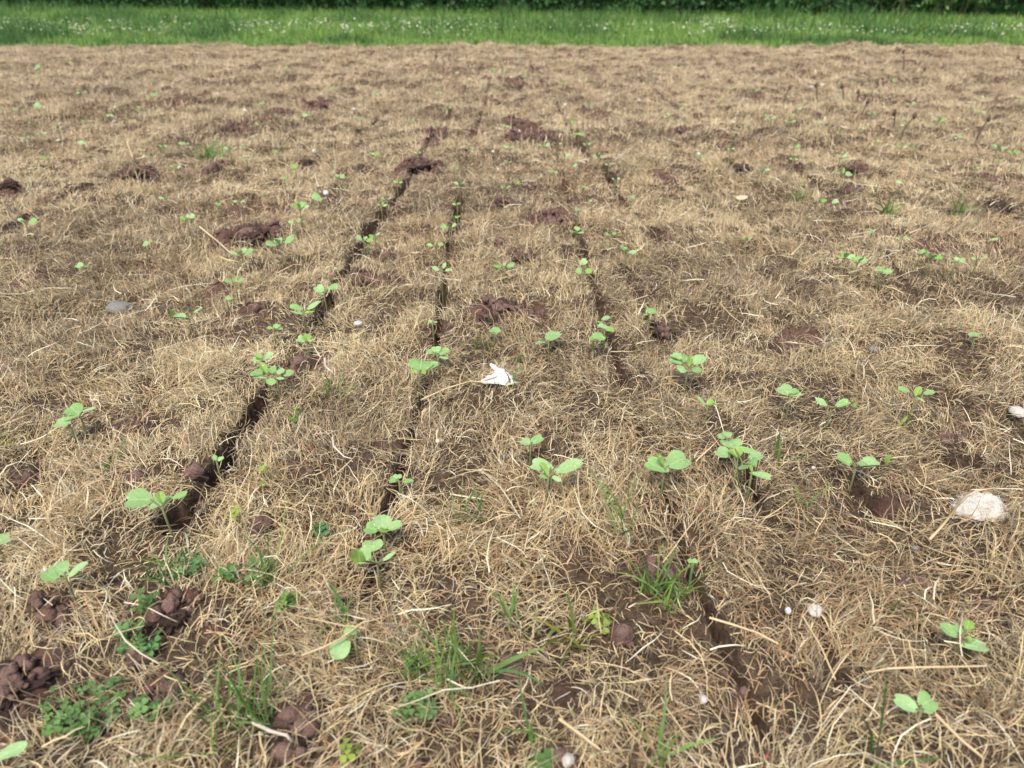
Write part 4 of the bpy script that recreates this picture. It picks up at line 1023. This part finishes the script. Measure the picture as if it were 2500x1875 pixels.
# ------------------------------------------------------------------ the meadow: grass, daisies
HA, HB = np.array((-17.0, 19.5)), np.array((9.5, 11.4))          # hedge foot, left and right
def hedge_y(x): return HA[1] + (x - HA[0]) * (HB[1] - HA[1]) / (HB[0] - HA[0])
def build_meadow():
    n = 190000
    y = EDGE_Y + 17 * rng.random(n) ** 1.7
    x = (rng.random(n) * 2 - 1) * (.80 * y + .6)
    keep = (y < hedge_y(x) + .6) & (y > EDGE_Y + .07 * (fbm(x, y, .5, 2, 51.0) - .5) * 2)
    x, y = x[keep], y[keep]; n = len(x)
    cl = fbm(x * .7, y, .55, 3, 61.0); band = np.clip((y - EDGE_Y) / 1.2, 0, 1)
    H = (.045 + .05 * band + .20 * np.clip(cl - .46, 0, 1) * 2 * band) * rng.uniform(.6, 1.3, n)
    near_h = np.clip((y - (hedge_y(x) - 4)) / 4, 0, 1); H = H * (1 + .5 * near_h)
    z = height(x, y)
    nseg = 3
    V, q = ribbons(np.stack((x, y, z), 1), rng.random(n) * 6.283, np.radians(np.clip(rng.normal(70, 14, n), 20, 90)), H, (.0028 + .0004 * y) * rng.uniform(.6, 1.3, n),
                   np.radians(rng.normal(35, 25, n)), rng.normal(0, .3, n), rng.normal(0, .5, n), nseg)
    dark = np.clip((cl - .48) * 5, 0, 1)[:, None]
    c = np.array((.20, .335, .075)) * (1 - dark) + np.array((.08, .175, .042)) * dark
    c = c * rng.uniform(.7, 1.35, (n, 1)) * np.stack((rng.uniform(.8, 1.3, n), np.ones(n), rng.uniform(.7, 1.4, n)), 1)
    me = mesh_np("meadow_grass", V, q, mat=M_GREEN, col=np.repeat(c, (nseg + 1) * 2, 0))
    tag(link("meadow_grass", me), "lush green meadow grass strip between the field and the hedge", "grass", kind="stuff")
build_meadow()

M_PETAL = noise_mat("daisy_petal", (.70, .72, .66), (.80, .81, .77), 30, .6)
M_EYE = noise_mat("daisy_eye", (.60, .42, .04), (.70, .50, .06), 90, .7)
def daisy_geo():
    V, T, mi = [], [], []
    R = .0115
    for k in range(13):
        a = 2 * math.pi * k / 13; w = .2
        st = len(V)
        V += [(math.cos(a) * .003, math.sin(a) * .003, 0), (math.cos(a - w) * R * .8, math.sin(a - w) * R * .8, .001), (math.cos(a) * R, math.sin(a) * R, .0005), (math.cos(a + w) * R * .8, math.sin(a + w) * R * .8, .001)]
        T += [(st, st + 1, st + 2), (st, st + 2, st + 3)]; mi += [0, 0]
    st = len(V)
    for k in range(8): V.append((math.cos(k * .785) * .0042, math.sin(k * .785) * .0042, .001))
    V.append((0, 0, .003))
    for k in range(8): T.append((st + k, st + (k + 1) % 8, st + 8)); mi.append(1)
    st = len(V)
    for z in (0, -.10):
        for k in range(3): V.append((math.cos(k * 2.094) * .0009, math.sin(k * 2.094) * .0009, z))
    for k in range(3):
        a, b = st + k, st + (k + 1) % 3
        T += [(a, b, b + 3), (a, b + 3, a + 3)]; mi += [2, 2]
    return np.array(V, float), np.array(T), np.array(mi)
def build_daisies():
    V0, T0, mi = daisy_geo()
    me = mesh_np("daisy", V0, tris=T0, smooth=False)
    for m in (M_PETAL, M_EYE, M_STEM): me.materials.append(m)
    me.polygons.foreach_set("material_index", mi.astype(np.int32))
    pts = []
    # dense drifts, as pixel boxes of the photograph: x0, x1, y0, y1, how many
    drifts = [(0, 330, 40, 96, 190), (140, 420, 66, 92, 130), (350, 620, 36, 92, 70), (560, 850, 44, 86, 110), (825, 960, 56, 104, 80), (960, 1160, 40, 96, 150),
              (1160, 1420, 48, 100, 60), (1420, 1680, 55, 100, 60), (1680, 1800, 40, 96, 90), (1780, 2030, 60, 92, 120), (2030, 2330, 62, 96, 140), (2300, 2500, 58, 92, 120), (0, 2500, 36, 98, 120)]
    for (x0, x1, y0, y1, n) in drifts:
        for _ in range(int(n * 1.7)):
            px = random.uniform(x0, x1); py = random.uniform(y0, y1)
            hz = random.uniform(.085, .16)
            p = flat(px, py, hz)
            if p[1] < EDGE_Y + .25 or p[1] > hedge_y(p[0]) - .8: continue
            if vnoise(p[0] / .5 + 3, p[1] / .9) < .12: continue
            pts.append((p[0], p[1], h1(p[0], p[1]) + hz))
    pts.sort(key=lambda p: p[1])
    for k, p in enumerate(pts[:300]):
        o = link("daisy", me); o.location = p
        o.rotation_euler = (random.gauss(.35, .3), random.gauss(0, .3), random.uniform(0, 6.28))
        s = random.uniform(.38, .65); o.scale = (s, s, s)
        tag(o, "small white daisy flowering in the meadow's near daisy drifts", "daisy", "daisies in the near meadow")
    rest = pts[300:]
    Vs = []; Ts = []; Ms = []
    for k, p in enumerate(rest):
        s = random.uniform(.5, .8); R = Matrix.Rotation(random.gauss(.35, .3), 3, 'X') @ Matrix.Rotation(random.gauss(0, .3), 3, 'Y')
        Vs.append((V0 * s) @ np.array(R).T + np.array(p)); Ts.append(T0 + k * len(V0)); Ms.append(mi)
    me2 = mesh_np("daisies", np.concatenate(Vs), tris=np.concatenate(Ts), smooth=False)
    for m in (M_PETAL, M_EYE, M_STEM): me2.materials.append(m)
    me2.polygons.foreach_set("material_index", np.concatenate(Ms).astype(np.int32))
    tag(link("daisies", me2), "far drifts of tiny white daisies across the meadow", "daisies", kind="stuff")
build_daisies()

# ------------------------------------------------------------------ the hedge and the sprays at its right end
def leaf_cards(P, size, col, mat, name, parent, nrm=None):
    n = len(P)
    a = rng.normal(size=(n, 3)); a[:, 2] -= .4; a /= np.linalg.norm(a, axis=1, keepdims=True)
    u = rng.normal(size=(n, 3)) if nrm is None else nrm + rng.normal(0, .6, (n, 3))
    b = np.cross(a, u); b /= np.linalg.norm(b, axis=1, keepdims=True)
    c = np.cross(a, b)
    S = size[:, None]
    V = np.stack((P, P + a * S * .45 + b * S * .32 + c * S * .06, P + a * S, P + a * S * .45 - b * S * .32 + c * S * .06), 1)
    q = np.arange(n * 4).reshape(n, 4)
    return link(name, mesh_np(name, V.reshape(-1, 3), q, mat=mat, col=np.repeat(col, 4, 0)), parent)
def build_hedge():
    root = empty("hedge", (0, hedge_y(0), 0)); tag(root, "tall dark green hedge closing the meadow at the back", "hedge")
    d = (HB - HA) / np.linalg.norm(HB - HA); nrm = np.array((d[1], -d[0]))
    n = 85000; A0 = HA - d * 8; Ltot = np.linalg.norm(HB - HA) + 16
    t = rng.random(n) * Ltot
    z = 2.5 * rng.random(n) ** 1.35 + .05
    bulge = (fbm(t, z, 1.1, 3, 71.0) - .5) * 1.0 + .25 * np.sin(z * 2)
    dep = rng.exponential(.16, n)
    xy = A0 + d * t[:, None] + nrm * (bulge - dep)[:, None]
    P = np.stack((xy[:, 0] - 0, xy[:, 1] - hedge_y(0), z), 1)
    col = np.array((.030, .085, .022)) * rng.uniform(.5, 1.7, (n, 1)) * (.7 + .8 * fbm(t, z, .6, 2, 81.0))[:, None]
    leaf_cards(P, rng.uniform(.05, .11, n), col, M_HEDGE, "foliage", root, np.array((nrm[0], nrm[1], .5)))
    paths = []
    for k in range(70):
        tt = Ltot * (k + random.random()) / 70; b0 = A0 + d * tt - nrm * .35
        p0 = Vector((b0[0], b0[1] - hedge_y(0), -.05)); p1 = p0 + Vector((random.uniform(-.4, .4), random.uniform(-.2, .2), 2.3))
        paths.append((arc(p0, p1, .05, 5), random.uniform(.02, .05), .012))
    tr = link("stem", tube(paths, M_WOOD, "stem"), root)
    # a dense inner mass of old leaf and twig, so no light comes through
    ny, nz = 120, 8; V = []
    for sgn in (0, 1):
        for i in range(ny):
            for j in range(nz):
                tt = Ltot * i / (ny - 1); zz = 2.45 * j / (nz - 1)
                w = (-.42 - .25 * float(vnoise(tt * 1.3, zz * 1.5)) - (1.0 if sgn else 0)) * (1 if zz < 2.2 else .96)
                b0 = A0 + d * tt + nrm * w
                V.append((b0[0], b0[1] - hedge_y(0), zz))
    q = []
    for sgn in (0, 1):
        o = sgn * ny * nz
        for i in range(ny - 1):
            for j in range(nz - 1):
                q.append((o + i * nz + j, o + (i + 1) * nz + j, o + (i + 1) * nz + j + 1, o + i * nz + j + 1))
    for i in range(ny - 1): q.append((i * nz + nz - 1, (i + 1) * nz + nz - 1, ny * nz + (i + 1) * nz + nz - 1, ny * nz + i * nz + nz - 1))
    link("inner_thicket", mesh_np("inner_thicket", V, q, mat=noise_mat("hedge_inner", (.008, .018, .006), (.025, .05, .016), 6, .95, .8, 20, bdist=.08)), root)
build_hedge()

def bramble(px, py, n, label, spread=.8, col=(.11, .22, .055), hh=.55):
    p = flat(px, py); p[1] = hedge_y(p[0]) - .35; p[0] = (px - PX_CX) / PX_F * (p[1] * math.cos(PITCH) + CAM_H * math.sin(PITCH)); p[1] = hedge_y(p[0]) - .35
    root = empty("bramble_bush", (p[0], p[1], 0)); tag(root, label, "bush", "pale sprays before the hedge")
    rr = random.Random(int(px)); paths = []; L = []; S = []
    for k in range(n):
        a = rr.uniform(-.3, 3.44) + math.pi; ln = rr.uniform(.5, 1.0) * spread
        e = Vector((math.cos(a) * ln, math.sin(a) * ln * .5, rr.uniform(.05, hh)))
        pts = arc((rr.uniform(-.2, .2), rr.uniform(.1, .3), .02), e, rr.uniform(.25, .55), 8); paths.append((pts, .005, .002))
        for m in range(26):
            f = rr.uniform(.2, 1) * 8; i = min(7, int(f)); q = pts[i].lerp(pts[i + 1], f - i)
            L.append((q.x + rr.gauss(0, .03), q.y + rr.gauss(0, .03), q.z + rr.gauss(0, .025))); S.append(rr.uniform(.05, .095))
    link("stem", tube(paths, M_STEM, "stem"), root)
    c = np.array(col) * rng.uniform(.6, 1.5, (len(L), 1))
    leaf_cards(np.array(L), np.array(S), c, M_HEDGE, "foliage", root, np.array((0, -.6, .8)))
bramble(2370, 40, 9, "largest pale green drooping spray before the hedge's right end")
bramble(2230, 40, 6, "pale spray in the hedge foot left of the largest spray", .6)
bramble(2455, 42, 6, "spray at the right picture edge before the hedge", .6, (.07, .16, .04))
bramble(2030, 34, 5, "small dim spray before the hedge, right of centre", .5, (.06, .14, .035))
